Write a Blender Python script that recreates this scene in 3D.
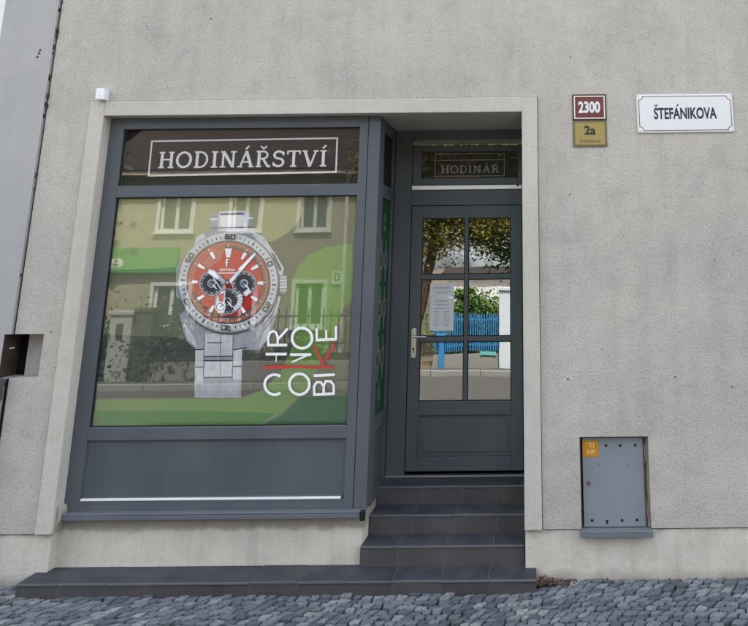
import bpy, math, random
from mathutils import Matrix, Vector
random.seed(7)
R = math.radians
S = bpy.context.scene
for o in list(bpy.data.objects): bpy.data.objects.remove(o)
COL = S.collection

# ------------------------------------------------------------------ camera
cam = bpy.data.cameras.new('camera'); camo = bpy.data.objects.new('camera', cam); COL.objects.link(camo); S.camera = camo
F_PX, PPX, PPY, YAW, PITCH, ROLL = 760.07, 530.98, 79.12, -0.0012, 0.2385, -0.0099
cam.sensor_width = 36; cam.sensor_fit = 'HORIZONTAL'; cam.lens = F_PX/748*36
cam.shift_x = (374-PPX)/748; cam.shift_y = (PPY-313)/748
cam.clip_start = .05; cam.clip_end = 400
r0 = Vector((math.cos(YAW), -math.sin(YAW), 0)); fh = Vector((math.sin(YAW), math.cos(YAW), 0)); zz = Vector((0, 0, 1))
fw = fh*math.cos(PITCH)+zz*math.sin(PITCH); u0 = -fh*math.sin(PITCH)+zz*math.cos(PITCH)
rc = r0*math.cos(ROLL)+u0*math.sin(ROLL); uc = -r0*math.sin(ROLL)+u0*math.cos(ROLL)
m = Matrix((rc, uc, -fw)).transposed().to_4x4(); m.translation = Vector((0.0805, -5.7418, 1.7591)); camo.matrix_world = m

# ------------------------------------------------------------------ light
W = bpy.data.worlds.new('World'); S.world = W; W.use_nodes = True
nt = W.node_tree; bg = nt.nodes['Background']; sky = nt.nodes.new('ShaderNodeTexSky'); sky.sky_type = 'NISHITA'
SUN_EL, SUN_AZ = 57, 14           # the sun stands behind the shop: its front is in open shade
sky.sun_disc = False; sky.sun_elevation = R(SUN_EL); sky.sun_rotation = R(SUN_AZ); sky.dust_density = 5.0; sky.air_density = .75; sky.ozone_density = .3
wn = nt.nodes.new('ShaderNodeTexNoise'); wn.inputs['Scale'].default_value = 2.1; wn.inputs['Detail'].default_value = 6; wn.inputs['Roughness'].default_value = .6
wc = nt.nodes.new('ShaderNodeTexCoord'); wm = nt.nodes.new('ShaderNodeMapping'); wm.inputs['Scale'].default_value = (1, 1, 2.2); nt.links.new(wc.outputs['Generated'], wm.inputs[0]); nt.links.new(wm.outputs[0], wn.inputs['Vector'])
wr = nt.nodes.new('ShaderNodeMapRange'); wr.inputs[1].default_value = .42; wr.inputs[2].default_value = .60; nt.links.new(wn.outputs['Fac'], wr.inputs[0])
wx = nt.nodes.new('ShaderNodeMix'); wx.data_type = 'RGBA'; wx.inputs[7].default_value = (9.0, 9.15, 9.3, 1)      # broken white cloud over the blue
nt.links.new(wr.outputs[0], wx.inputs[0]); nt.links.new(sky.outputs[0], wx.inputs[6]); nt.links.new(wx.outputs[2], bg.inputs[0]); bg.inputs[1].default_value = .15
sl = bpy.data.lights.new('sun', 'SUN'); sl.energy = 3.6; sl.angle = R(.53); sl.color = (1, .95, .87)
so = bpy.data.objects.new('sun', sl); COL.objects.link(so)
sd = Vector((math.sin(R(SUN_AZ))*math.cos(R(SUN_EL)), math.cos(R(SUN_AZ))*math.cos(R(SUN_EL)), math.sin(R(SUN_EL))))
so.rotation_euler = (-sd).to_track_quat('-Z', 'Y').to_euler(); so.location = (0, 8, 14)
S.view_settings.view_transform = 'Standard'; S.view_settings.look = 'None'; S.view_settings.gamma = 1
S.view_settings.use_curve_mapping = False; S.view_settings.exposure = 1.53

# ------------------------------------------------------------------ materials
class NT:
    def __init__(s, name, rough=.8, spec=.3, metal=0.):
        s.m = bpy.data.materials.new(name); s.m.use_nodes = True; s.t = s.m.node_tree; s.b = s.t.nodes['Principled BSDF']
        s.b.inputs['Roughness'].default_value = rough; s.b.inputs['Specular IOR Level'].default_value = spec; s.b.inputs['Metallic'].default_value = metal
        s.co = s.t.nodes.new('ShaderNodeTexCoord').outputs['Object']
    def n(s, k, **kw):
        n = s.t.nodes.new(k)
        for a, v in kw.items(): setattr(n, a, v)
        return n
    def map(s, scale=(1, 1, 1)):
        n = s.n('ShaderNodeMapping'); s.t.links.new(s.co, n.inputs[0]); n.inputs['Scale'].default_value = scale; return n.outputs[0]
    def noise(s, scale, detail=3, rough=.55, stretch=None, dist=0.):
        n = s.n('ShaderNodeTexNoise'); n.inputs['Scale'].default_value = scale; n.inputs['Detail'].default_value = detail
        n.inputs['Roughness'].default_value = rough; n.inputs['Distortion'].default_value = dist
        s.t.links.new(s.map(stretch) if stretch else s.co, n.inputs['Vector']); return n.outputs['Fac']
    def ramp(s, fac, stops):
        n = s.n('ShaderNodeValToRGB'); e = n.color_ramp.elements
        while len(e) < len(stops): e.new(.5)
        for x, (p, c) in zip(e, stops): x.position = p; x.color = tuple(c)+(1,) if len(c) == 3 else c
        s.t.links.new(fac, n.inputs[0]); return n.outputs[0]
    def mix(s, fac, a, b, blend='MIX'):
        n = s.n('ShaderNodeMix', data_type='RGBA', blend_type=blend)
        for i, v in ((0, fac), (6, a), (7, b)):
            if hasattr(v, 'links'): s.t.links.new(v, n.inputs[i])
            elif i == 0: n.inputs[0].default_value = v
            else: n.inputs[i].default_value = tuple(v)+(1,)
        return n.outputs[2]
    def math(s, op, a, b):
        n = s.n('ShaderNodeMath', operation=op)
        for i, v in enumerate((a, b)):
            if hasattr(v, 'links'): s.t.links.new(v, n.inputs[i])
            else: n.inputs[i].default_value = v
        return n.outputs[0]
    def bump(s, h, dist=.003, strength=1., prev=None):
        n = s.n('ShaderNodeBump'); n.inputs['Distance'].default_value = dist; n.inputs['Strength'].default_value = strength
        s.t.links.new(h, n.inputs['Height']); 
        if prev: s.t.links.new(prev, n.inputs['Normal'])
        s.t.links.new(n.outputs[0], s.b.inputs['Normal']); return n.outputs[0]
    def col(s, c):
        if hasattr(c, 'links'): s.t.links.new(c, s.b.inputs['Base Color'])
        else: s.b.inputs['Base Color'].default_value = tuple(c)+(1,)
        return s
    def rough(s, f, a, b):
        n = s.n('ShaderNodeMapRange'); s.t.links.new(f, n.inputs[0]); n.inputs[3].default_value = a; n.inputs[4].default_value = b
        s.t.links.new(n.outputs[0], s.b.inputs['Roughness'])

def simple(name, c, rough=.6, spec=.3, var=.12, scale=6, metal=0., bumpd=0., bs=60):
    s = NT(name, rough, spec, metal); f = s.noise(scale, 4)
    s.col(s.mix(f, [x*(1-var) for x in c], [x*(1+var) for x in c]))
    if bumpd: s.bump(s.noise(bs, 3), bumpd)
    return s.m

def plaster(name, base, grain=1., stain=.5, rough=.95, dirt_shade=False, gscale=95, dripk=.35):
    """pebbled render: coarse dark flecks over a pale ground, faint stains and drips"""
    s = NT(name, rough, .15)
    big = s.noise(.9, 5, .6); mid = s.noise(7, 4, .6); g = s.noise(gscale, 2, .7, dist=.4); g2 = s.noise(gscale*.45, 2, .6)
    drip = s.noise(2.2, 5, .6, stretch=(4, 4, .35))
    c = s.ramp(g, [(.30, [x*(1-.42*grain) for x in base]), (.47, [x*(1-.06*grain) for x in base]), (.62, base), (.75, [min(1, x*(1+.16*grain)) for x in base])])
    fl = s.ramp(g2, [(.30, (.62,)*3), (.40, (1,)*3)])
    c = s.mix(.55*grain, c, fl, 'MULTIPLY')
    c = s.mix(.8*stain, c, s.ramp(big, [(.32, (.80, .81, .82)), (.62, (1.05, 1.05, 1.04))]), 'MULTIPLY')
    c = s.mix(dripk*stain, c, s.ramp(drip, [(.35, (.80, .80, .79)), (.55, (1, 1, 1))]), 'MULTIPLY')
    c = s.mix(.5*stain, c, s.ramp(mid, [(.35, (.88, .88, .87)), (.6, (1.03,)*3)]), 'MULTIPLY')
    c = s.mix(.6*stain, c, s.ramp(s.noise(2.7, 6, .7, dist=1.2), [(.38, (.86, .87, .88)), (.46, (1, 1, 1)), (.60, (1, 1, 1)), (.72, (1.06, 1.05, 1.03))]), 'MULTIPLY')
    if dirt_shade:
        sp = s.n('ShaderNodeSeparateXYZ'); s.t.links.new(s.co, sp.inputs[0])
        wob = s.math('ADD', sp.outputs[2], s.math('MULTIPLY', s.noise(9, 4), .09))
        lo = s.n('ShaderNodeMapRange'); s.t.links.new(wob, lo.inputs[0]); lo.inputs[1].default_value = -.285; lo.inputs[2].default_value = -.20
        c = s.mix(s.math('SUBTRACT', 1., lo.outputs[0]), c, s.mix(.5, c, (.09, .085, .075)))  # dirt at the plinth foot, deepened to carry contact shade in the colour
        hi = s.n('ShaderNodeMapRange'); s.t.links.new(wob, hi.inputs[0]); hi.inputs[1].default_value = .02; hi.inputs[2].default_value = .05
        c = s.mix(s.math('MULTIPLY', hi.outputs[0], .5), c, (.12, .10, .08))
    s.col(c)
    h = s.math('ADD', s.math('MULTIPLY', g, .8), s.math('MULTIPLY', g2, .7))
    s.bump(h, .006*grain+.001, .8, s.bump(mid, .006, .5)); return s.m

M = {}
M['render'] = plaster('grey pebbled render', (.475, .462, .432), .82, .85, gscale=105)
M['surround'] = plaster('pale surround plaster', (.53, .515, .475), .65, .6, gscale=120)
M['plinth'] = plaster('trowelled plinth plaster', (.57, .55, .50), .3, 1.0, dirt_shade=True, gscale=60, dripk=.6)
M['smooth'] = plaster('smooth bluish render', (.37, .375, .38), .12, .5, gscale=70)
M['white_render'] = plaster('white render', (.8, .8, .78), .1, .4)
def paint(name, c, r=.42):
    s = NT(name, r, .4); f = s.noise(3, 5); g = s.noise(260, 2)
    d = s.noise(1.6, 6, .65, stretch=(1, 1, .5)); k = s.mix(f, [x*.9 for x in c], [x*1.1 for x in c]); sp = s.noise(55, 2, .8)
    k = s.mix(s.ramp(d, [(.42, (0, 0, 0)), (.75, (.22, .22, .22))]), k, (.20, .20, .19)); s.col(s.mix(s.ramp(sp, [(.72, (0, 0, 0)), (.78, (.35, .35, .35))]), k, (.22, .21, .19))); s.rough(d, r-.08, r+.2); s.bump(g, .0006, .35); return s.m
M['frame'] = paint('anthracite frame paint', (.072, .086, .104))
M['frame2'] = paint('anthracite panel paint', (.058, .075, .090), .5)
M['door'] = paint('anthracite door paint', (.063, .078, .089), .5)
M['sill'] = paint('blue grey sill metal', (.10, .115, .145), .35)
M['gasket'] = simple('black rubber gasket', (.008, .008, .009), .6)
M['dark'] = simple('dark crack', (.012, .012, .013), 1, 0)
M['alu'] = simple('brushed aluminium', (.62, .64, .66), .38, .5, .08, 20, .85)
M['whitemetal'] = simple('white metal and rail highlight', (.72, .76, .80), .35, .5, .06)
M['steel'] = simple('satin nickel', (.55, .53, .50), .28, .5, .05, 20, 1)
def tile(name, c, edge=False, r=.45):
    s = NT(name, r, .4); geo = s.n('ShaderNodeNewGeometry'); f = s.noise(5, 5); g = s.noise(180, 2)
    k = s.mix(geo.outputs['Random Per Island'], [x*.86 for x in c], [x*1.12 for x in c])
    s.col(s.mix(s.ramp(f, [(.35, (0, 0, 0)), (.7, (1, 1, 1))]), k, s.mix(.28, k, (.12, .12, .12)))); s.rough(f, r-.1, r+.2); s.bump(g, .0008, .4, s.bump(f, .004, .4)); return s.m
M['tread'] = tile('slate blue tread tile', (.021, .028, .040), r=.58)
M['riser'] = tile('brown grey riser tile', (.046, .043, .048), r=.6)
M['nosing'] = tile('worn tile nosing', (.085, .092, .105), r=.45)
M['grout'] = simple('pale grout', (.13, .125, .12), .95, .1)
def cobble():
    s = NT('blue grey granite setts', .62, .45); geo = s.n('ShaderNodeNewGeometry'); r = geo.outputs['Random Per Island']
    base = s.ramp(r, [(0, (.085, .105, .13)), (.35, (.135, .162, .195)), (.7, (.18, .21, .25)), (.9, (.23, .26, .295)), (1, (.31, .33, .35))])
    f = s.noise(45, 4, .65); g = s.noise(160, 3, .7)
    c = s.mix(.8, base, s.ramp(f, [(.3, (.5, .5, .5)), (.65, (1.25, 1.25, 1.25))]), 'MULTIPLY')
    c = s.mix(.6, c, s.ramp(g, [(.35, (.75, .75, .75)), (.7, (1.2, 1.2, 1.2))]), 'MULTIPLY')
    s.col(c); s.bump(s.math('ADD', f, s.math('MULTIPLY', g, .5)), .018, 1.); return s.m
M['cobble'] = cobble()
M['bed'] = simple('dark joint grit', (.022, .023, .024), 1, .05, .5, 60, 0, .006, 90)
M['asphalt'] = simple('grey asphalt', (.115, .108, .10), .9, .2, .25, 3, 0, .003, 120)
M['kerbstone'] = simple('granite kerb', (.30, .29, .27), .8, .2, .2, 20, 0, .002, 90)
M['soil'] = simple('dry verge soil', (.20, .16, .11), 1, .1, .4, 4, 0, .01, 30)
M['grass'] = simple('dark ground ivy', (.022, .045, .025), 1, .1, .5, 5, 0, .01, 60)

def glass(name, fac, tint=(1, 1, 1), wave=.0006, wscale=5, graze=.6):
    s = NT(name); t = s.t; out = t.nodes['Material Output']
    tr = s.n('ShaderNodeBsdfTransparent'); tr.inputs[0].default_value = tint+(1,)
    gl = s.n('ShaderNodeBsdfGlossy'); gl.inputs['Roughness'].default_value = .0; gl.inputs[0].default_value = (1, 1, 1, 1)
    lw = s.n('ShaderNodeLayerWeight'); lw.inputs[0].default_value = .35
    mr = s.n('ShaderNodeMapRange'); t.links.new(lw.outputs['Facing'], mr.inputs[0]); mr.inputs[3].default_value = fac; mr.inputs[4].default_value = min(1, fac+graze)
    mx = s.n('ShaderNodeMixShader'); t.links.new(mr.outputs[0], mx.inputs[0]); t.links.new(tr.outputs[0], mx.inputs[1]); t.links.new(gl.outputs[0], mx.inputs[2])
    b = s.n('ShaderNodeBump'); b.inputs['Distance'].default_value = wave; t.links.new(s.noise(wscale, 2), b.inputs['Height']); t.links.new(b.outputs[0], gl.inputs['Normal'])
    t.links.new(mx.outputs[0], out.inputs[0]); return s.m
M['glass'] = glass('shop window glass', .029, wave=.00022, wscale=1.6)
M['doorglass'] = glass('door glass', .215, (.75, .8, .8), .0005, 2.2)
M['signglass'] = glass('sign glass', .03, wave=.0003, wscale=3)
M['sideglass'] = glass('side pane glass', .01, graze=.03)

def pr(name, c, var=.06, rough=.6): return simple('print '+name, c, rough, .2, var, 8)
M['p_base'] = pr('olive grey', (.15, .165, .11)); M['p_lime'] = pr('light green', (.16, .30, .08)); M['p_green'] = pr('green', (.06, .22, .045))
M['p_dgreen'] = pr('deep green', (.015, .13, .055)); M['p_char'] = pr('charcoal', (.075, .078, .075)); M['p_pale'] = pr('pale wall reflection', (.33, .35, .19))

def steelprint(name, c, lo, hi):
    s = NT('print '+name, .6, .2); f = s.noise(9, 5, .6, stretch=(1.6, 1, 1)); g = s.noise(34, 4, .7)
    k = s.mix(1, tuple(c), s.ramp(f, [(.35, (lo,)*3), (.5, (1,)*3), (.66, (hi,)*3)]), 'MULTIPLY'); s.col(s.mix(.5, k, s.ramp(g, [(.35, (.9,)*3), (.65, (1.08,)*3)]), 'MULTIPLY')); return s.m
M['p_s1'] = steelprint('pale steel', (.62, .65, .70), .86, 1.1); M['p_s2'] = steelprint('mid steel', (.37, .39, .45), .82, 1.18); M['p_s3'] = steelprint('dark steel', (.11, .115, .13), .7, 1.4); M['p_w'] = pr('white', (.78, .80, .82))
M['p_red'] = pr('red', (.52, .015, .025)); M['p_dred'] = pr('dark red', (.20, .02, .02)); M['p_k'] = pr('black', (.04, .042, .045)); M['p_cop'] = pr('salmon', (.50, .15, .11)); M['p_blue'] = pr('blue', (.10, .17, .24))
M['p_rline'] = pr('red stripe', (.45, .06, .05))
M['sign_bg'] = simple('brown black sign film', (.016, .014, .013), .5, .2, .2, 3)
M['letter'] = simple('white film lettering', (.76, .79, .82), .5, .3, .05)
M['letter_dim'] = simple('grey film lettering', (.24, .25, .255), .5, .3, .1, 60)
M['letter_dim2'] = simple('faint film lettering', (.07, .065, .06), .5, .3, .1, 60)
M['sp_green'] = pr('bottle green', (.009, .065, .027), .4, .9)
M['plate_red'] = simple('oxblood enamel', (.115, .018, .014), .3, .5, .08)
M['plate_gold'] = simple('brass yellow enamel', (.30, .235, .07), .35, .5, .08)
M['plate_goldrim'] = simple('tarnished brass rim', (.12, .095, .05), .4, .5, .15, 40)
M['plate_white'] = simple('white enamel', (.66, .69, .71), .22, .5, .05, 3)
M['plate_rim'] = simple('enamel rim', (.62, .64, .64), .3, .5, .1, 30)
M['ink'] = simple('blue black ink', (.012, .016, .04), .4, .4, .1); M['black'] = simple('black enamel', (.012, .011, .010), .4, .4, .1); M['maroon'] = simple('maroon line', (.09, .03, .04), .4, .4)
M['cab'] = simple('grey blue cabinet paint', (.20, .235, .265), .42, .4, .12, 5, 0, .0008, 30)
M['cabdark'] = simple('dull dark metal', (.07, .075, .08), .6, .3); M['rust'] = simple('rusty flaking steel', (.13, .085, .06), .9, .2, .5, 25, 0, .002, 60)
M['orange'] = simple('amber warning film', (.45, .22, .02), .5, .3, .35, 30); M['amber_l'] = simple('faded pictogram', (.75, .50, .22), .5, .3, .1)
M['paper'] = simple('grey notice paper', (.58, .63, .65), .7, .2, .05); M['papertext'] = simple('faded notice text', (.20, .23, .25), .8, .1, .1)
M['leaf_dry'] = simple('dry brown leaves', (.10, .055, .03), .9, .1, .6, 30)
M['soot'] = simple('sooty brown mortar', (.050, .038, .032), 1, .1, .5, 12, 0, .01, 30)
M['house'] = plaster('ochre opposite render', (.44, .41, .29), .2, 1.1)
M['house_white'] = simple('white window paint', (.75, .76, .74), .5, .3, .05)
M['house_glass'] = simple('dark far glass', (.045, .07, .07), .08, .6, .3, 1)
M['rooftile'] = simple('brown roof tile', (.045, .034, .030), .9, .2, .3, 8)
M['signgreen'] = simple('bright green board', (.03, .33, .07), .5, .3, .15)
M['bluepaint'] = simple('bright blue fence paint', (.05, .24, .52), .5, .4, .15); M['whitepost'] = simple('white painted pillar', (.70, .74, .80), .7, .2, .08)
M['turq'] = simple('turquoise board', (.15, .55, .50), .6, .2, .1)
M['stonepost'] = simple('old limewashed pillar', (.38, .40, .36), .9, .1, .35, 3); M['leafstone'] = simple('mossy dark pillar', (.07, .09, .06), .9, .1, .35, 3); M['iron'] = simple('dark iron', (.03, .04, .035), .6, .4)
M['bark'] = simple('brown bark', (.10, .075, .055), 1, .1, .4, 12, 0, .02, 18)
def leafm(name, a, b):
    s = NT(name, .6, .3); geo = s.n('ShaderNodeNewGeometry'); s.col(s.mix(geo.outputs['Random Per Island'], a, b))
    s.b.inputs['Subsurface Weight'].default_value = 0; return s.m
M['leaf_a'] = leafm('yellow green leaves', (.15, .16, .03), (.30, .26, .06)); M['leaf_b'] = leafm('fresh green leaves', (.07, .14, .03), (.16, .26, .06)); M['leaf_c'] = leafm('deep green leaves', (.015, .055, .03), (.04, .10, .05))

# ------------------------------------------------------------------ builders
class MB:
    def __init__(s): s.v = []; s.f = []; s.mi = []; s.sm = False
    def face(s, pts, mi=0):
        i = len(s.v); s.v += [tuple(p) for p in pts]; s.f.append(tuple(range(i, i+len(pts)))); s.mi.append(mi); return s
    def box(s, x0, x1, y0, y1, z0, z1, mi=0):
        i = len(s.v); s.v += [(x, y, z) for x in (x0, x1) for y in (y0, y1) for z in (z0, z1)]
        for f in ((0, 1, 3, 2), (4, 6, 7, 5), (0, 4, 5, 1), (2, 3, 7, 6), (0, 2, 6, 4), (1, 5, 7, 3)): s.f.append(tuple(i+k for k in f)); s.mi.append(mi)
        return s
    def prism(s, poly, y0, y1, mi=0):           # polygon in x, z extruded along y
        i = len(s.v); n = len(poly); s.v += [(x, y0, z) for x, z in poly]+[(x, y1, z) for x, z in poly]
        s.f.append(tuple(range(i, i+n))); s.f.append(tuple(range(i+2*n-1, i+n-1, -1))); s.mi += [mi, mi]
        for k in range(n): j = (k+1) % n; s.f.append((i+k, i+n+k, i+n+j, i+j)); s.mi.append(mi)
        return s
    def cyl(s, p, q, r0, r1=None, n=12, mi=0, cap=True):
        r1 = r0 if r1 is None else r1; p = Vector(p); q = Vector(q); d = (q-p).normalized()
        a = d.orthogonal().normalized(); b = d.cross(a); i = len(s.v)
        for c, r in ((p, r0), (q, r1)):
            for k in range(n): t = 2*math.pi*k/n; s.v.append(tuple(c+a*math.cos(t)*r+b*math.sin(t)*r))
        for k in range(n): j = (k+1) % n; s.f.append((i+k, i+j, i+n+j, i+n+k)); s.mi.append(mi)
        if cap: s.f.append(tuple(range(i+n-1, i-1, -1))); s.f.append(tuple(range(i+n, i+2*n))); s.mi += [mi, mi]
        return s
    def build(s, name, mat, parent=None, bevel=0, seg=2, smooth=False):
        me = bpy.data.meshes.new(name); me.from_pydata(s.v, [], s.f)
        for mm in (mat if isinstance(mat, (list, tuple)) else [mat]): me.materials.append(mm)
        me.polygons.foreach_set('material_index', s.mi)
        if smooth: me.polygons.foreach_set('use_smooth', [True]*len(s.f))
        me.update(); o = bpy.data.objects.new(name, me); COL.objects.link(o)
        if parent: put(o, parent)
        if bevel:
            b = o.modifiers.new('bevel', 'BEVEL'); b.width = bevel; b.segments = seg; b.limit_method = 'ANGLE'; b.angle_limit = R(40)
        return o
def put(o, parent):                              # parent while keeping the mesh's own coordinates in the place
    o.parent = parent; p = parent; t = Vector((0, 0, 0))
    while p: t += p.location; p = p.parent
    o.location = -t
def tag(o, label=None, cat=None, group=None, kind=None):
    for k, v in (('label', label), ('category', cat), ('group', group), ('kind', kind)):
        if v: o[k] = v
    return o
def thing(name, label, cat, loc=(0, 0, 0), group=None):
    o = bpy.data.objects.new(name, None); COL.objects.link(o); o.location = loc; o.empty_display_size = .1; return tag(o, label, cat, group)

def grid_wall(mb, x0, x1, z0, z1, y, holes, depth, mi=0):
    """front face with rectangular holes and their returns"""
    xs = sorted({x0, x1, *[h[i] for h in holes for i in (0, 1) if x0 < h[i] < x1]}); zs = sorted({z0, z1, *[h[i] for h in holes for i in (2, 3) if z0 < h[i] < z1]})
    for a, b in zip(xs, xs[1:]):
        for c, d in zip(zs, zs[1:]):
            cx, cz = (a+b)/2, (c+d)/2
            if any(h[0] < cx < h[1] and h[2] < cz < h[3] for h in holes): continue
            mb.face([(a, y, c), (b, y, c), (b, y, d), (a, y, d)], mi)
    for h in holes:
        a, b, c, d = max(h[0], x0), min(h[1], x1), max(h[2], z0), min(h[3], z1)
        if h[0] > x0: mb.face([(a, y, c), (a, y, d), (a, y+depth, d), (a, y+depth, c)], mi)
        if h[1] < x1: mb.face([(b, y, c), (b, y+depth, c), (b, y+depth, d), (b, y, d)], mi)
        if h[2] > z0: mb.face([(a, y, c), (a, y+depth, c), (b, y+depth, c), (b, y, c)], mi)
        if h[3] < z1: mb.face([(a, y, d), (b, y, d), (b, y+depth, d), (a, y+depth, d)], mi)
    return mb

# flat artwork: shapes drawn in (a, b) and mapped to the plane by a function
class Art:
    def __init__(s, fn, y, step=.00025): s.fn = fn; s.y = y; s.step = step; s.mb = {}; s.k = 0
    def poly(s, pts, key, layer=None):
        s.k += 1; yy = s.y-(s.k if layer is None else layer)*s.step
        P = [s.fn(*p) for p in pts]; s.mb.setdefault(key, MB()).face([(x, yy, z) for x, z in P]); return s
    def ring(s, cx, cy, ro, ri, key, a0=0, a1=360, n=64, sx=1.):
        s.k += 1; yy = s.y-s.k*s.step; mb = s.mb.setdefault(key, MB()); n = max(3, int(n*abs(a1-a0)/360))
        for i in range(n):
            q = []
            for r, t in ((ro, i), (ro, i+1), (ri, i+1), (ri, i)):
                th = R(a0+(a1-a0)*t/n); x, z = s.fn(cx+r*math.cos(th)*sx, cy+r*math.sin(th)); q.append((x, yy, z))
            mb.face(q)
        return s
    def disc(s, cx, cy, r, key, n=40): return s.poly([(cx+r*math.cos(2*math.pi*i/n), cy+r*math.sin(2*math.pi*i/n)) for i in range(n)], key)
    def line(s, pts, w, key, closed=False):
        pts = [p for i, p in enumerate(pts) if i == 0 or (Vector(p)-Vector(pts[i-1])).length > 1e-5]
        s.k += 1; yy = s.y-s.k*s.step; mb = s.mb.setdefault(key, MB()); n = len(pts); L = []; Rr = []
        for i, p in enumerate(pts):
            p = Vector(p); a = Vector(pts[i-1]) if (i or closed) else None; b = Vector(pts[(i+1) % n]) if (i < n-1 or closed) else None
            d1 = (p-a).normalized() if a else None; d2 = (b-p).normalized() if b else None
            t = (d1+d2).normalized() if d1 and d2 and (d1+d2).length > .01 else (d1 or d2)
            nn = Vector((-t.y, t.x)); k = 1/max(.35, abs(nn.dot(Vector((-d1.y, d1.x))))) if d1 and d2 else 1
            L.append(p+nn*w/2*k); Rr.append(p-nn*w/2*k)
        for i in range(n if closed else n-1):
            j = (i+1) % n; mb.face([(x, yy, z) for x, z in (s.fn(*L[i]), s.fn(*L[j]), s.fn(*Rr[j]), s.fn(*Rr[i]))])
        return s
    def build(s, parent, names, mats):
        out = {}
        for k, mb in s.mb.items():
            out[k] = mb.build(names.get(k, k), mats[k], parent)
        return out

def text_mb(txt, x0, x1, z0, zc, y, offset=0., mb=None, mi=0):
    """built-in font lettering fitted to x0..x1 with capitals z0..zc, on the plane y"""
    def raw(t):
        c = bpy.data.curves.new('t', 'FONT'); c.body = t; c.offset = offset; c.resolution_u = 3
        o = bpy.data.objects.new('t', c); COL.objects.link(o); bpy.context.view_layer.update(); me = bpy.data.meshes.new_from_object(o)
        vs = [tuple(v.co) for v in me.vertices]; fs = [tuple(p.vertices) for p in me.polygons]
        bpy.data.objects.remove(o); bpy.data.curves.remove(c); bpy.data.meshes.remove(me); return vs, fs
    hv, _ = raw('H'); cap = max(v[1] for v in hv); base = min(v[1] for v in hv)
    vs, fs = raw(txt); a, b = min(v[0] for v in vs), max(v[0] for v in vs); mb = mb or MB(); i = len(mb.v)
    mb.v += [(x0+(v[0]-a)/(b-a)*(x1-x0), y, z0+(v[1]-base)/(cap-base)*(zc-z0)) for v in vs]
    for f in fs: mb.f.append(tuple(i+k for k in f)); mb.mi.append(mi)
    return mb

def accented(txt, marks, x0, x1, z0, zc, y, offset=0.):
    """plain capitals with the accents drawn as strokes: marks = [(fraction of the width, kind)]"""
    mb = text_mb(txt, x0, x1, z0, zc, y, offset); h = zc-z0
    for fr, kind in marks:
        cx = x0+fr*(x1-x0); A = Art(lambda p, q: (p, q), y, .0001)
        if kind == 'v': A.line([(cx-h*.15, zc+h*.30), (cx, zc+h*.12), (cx+h*.15, zc+h*.30)], h*.09, 'a')
        else: A.line([(cx-h*.04, zc+h*.10), (cx+h*.10, zc+h*.32)], h*.10, 'a')
        q = A.mb['a']; i = len(mb.v); mb.v += q.v; mb.f += [tuple(i+k for k in f) for f in q.f]; mb.mi += q.mi
    return mb
def arc(cx, cy, rx, ry, a0, a1, n=14): return [(cx+rx*math.cos(R(a0+(a1-a0)*i/n)), cy+ry*math.sin(R(a0+(a1-a0)*i/n))) for i in range(n+1)]
def slab(txt):
    """slab-serif capitals as strokes: list of (polyline, width); returns strokes and total width"""
    T, t = .155, .085; out = []; x = 0
    def ser(cx, y, w=.30): return ([(cx-w/2, y), (cx+w/2, y)], t)
    for ch in txt:
        b = {'Á': 'A', 'Ř': 'R', 'Š': 'S', 'Í': 'I'}.get(ch, ch); g = []
        if b == 'H': w = .86; g = [([(.18, 0), (.18, 1)], T), ([(.68, 0), (.68, 1)], T), ([(.18, .52), (.68, .52)], t)]+[ser(a, y) for a in (.18, .68) for y in (.045, .955)]
        elif b == 'O': w = .88; g = [(arc(.44, .5, .355, .445, 0, 360, 28), .135)]
        elif b == 'D': w = .86; g = [([(.2, 0), (.2, 1)], T), ([(.06, .955), (.36, .955)]+arc(.36, .5, .37, .455, 90, -90, 16)+[(.06, .045)], .11)]
        elif b == 'I': w = .42; g = [([(.21, 0), (.21, 1)], T), ser(.21, .045, .34), ser(.21, .955, .34)]
        elif b == 'N': w = .92; g = [([(.19, 0), (.19, 1)], .11), ([(.73, 0), (.73, 1)], .11), ([(.19, .98), (.73, .02)], T), ser(.19, .045, .3), ser(.73, .955, .3), ([(.04, .955), (.2, .955)], t)]
        elif b == 'A': w = .86; g = [([(.13, .02), (.43, .99)], .10), ([(.43, .99), (.73, .02)], T), ([(.25, .33), (.62, .33)], t), ser(.13, .045, .27), ser(.73, .045, .27)]
        elif b == 'R': w = .84; g = [([(.2, 0), (.2, 1)], T), ([(.06, .955), (.42, .955)]+arc(.42, .74, .22, .215, 90, -90, 12)+[(.2, .525)], .10), ([(.42, .5), (.68, .06), (.82, .045)], .13), ser(.2, .045, .3)]
        elif b == 'S': w = .70; g = [([(.60, .80)]+arc(.35, .735, .235, .215, 30, 270, 14)[:-1]+arc(.35, .285, .25, .235, 90, -150, 14), .13), ([(.60, .70), (.60, .92)], t), ([(.09, .08), (.09, .30)], t)]
        elif b == 'T': w = .78; g = [([(.39, 0), (.39, 1)], T), ([(.06, .955), (.72, .955)], t), ([(.07, .76), (.07, .99)], t), ([(.71, .76), (.71, .99)], t), ser(.39, .045, .32)]
        elif b == 'V': w = .86; g = [([(.13, .98), (.43, .01)], T), ([(.43, .01), (.73, .98)], .10), ser(.13, .955, .27), ser(.73, .955, .27)]
        else: w = .4
        if ch in 'ÁÍ': g.append(([(w/2-.05, 1.10), (w/2+.12, 1.30)], .10))
        if ch in 'ŘŠ': g.append(([(w/2-.16, 1.28), (w/2, 1.12), (w/2+.16, 1.28)], .085))
        out += [([(x+px, py) for px, py in p], wd) for p, wd in g]; x += w+.055
    return out, x-.055
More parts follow.
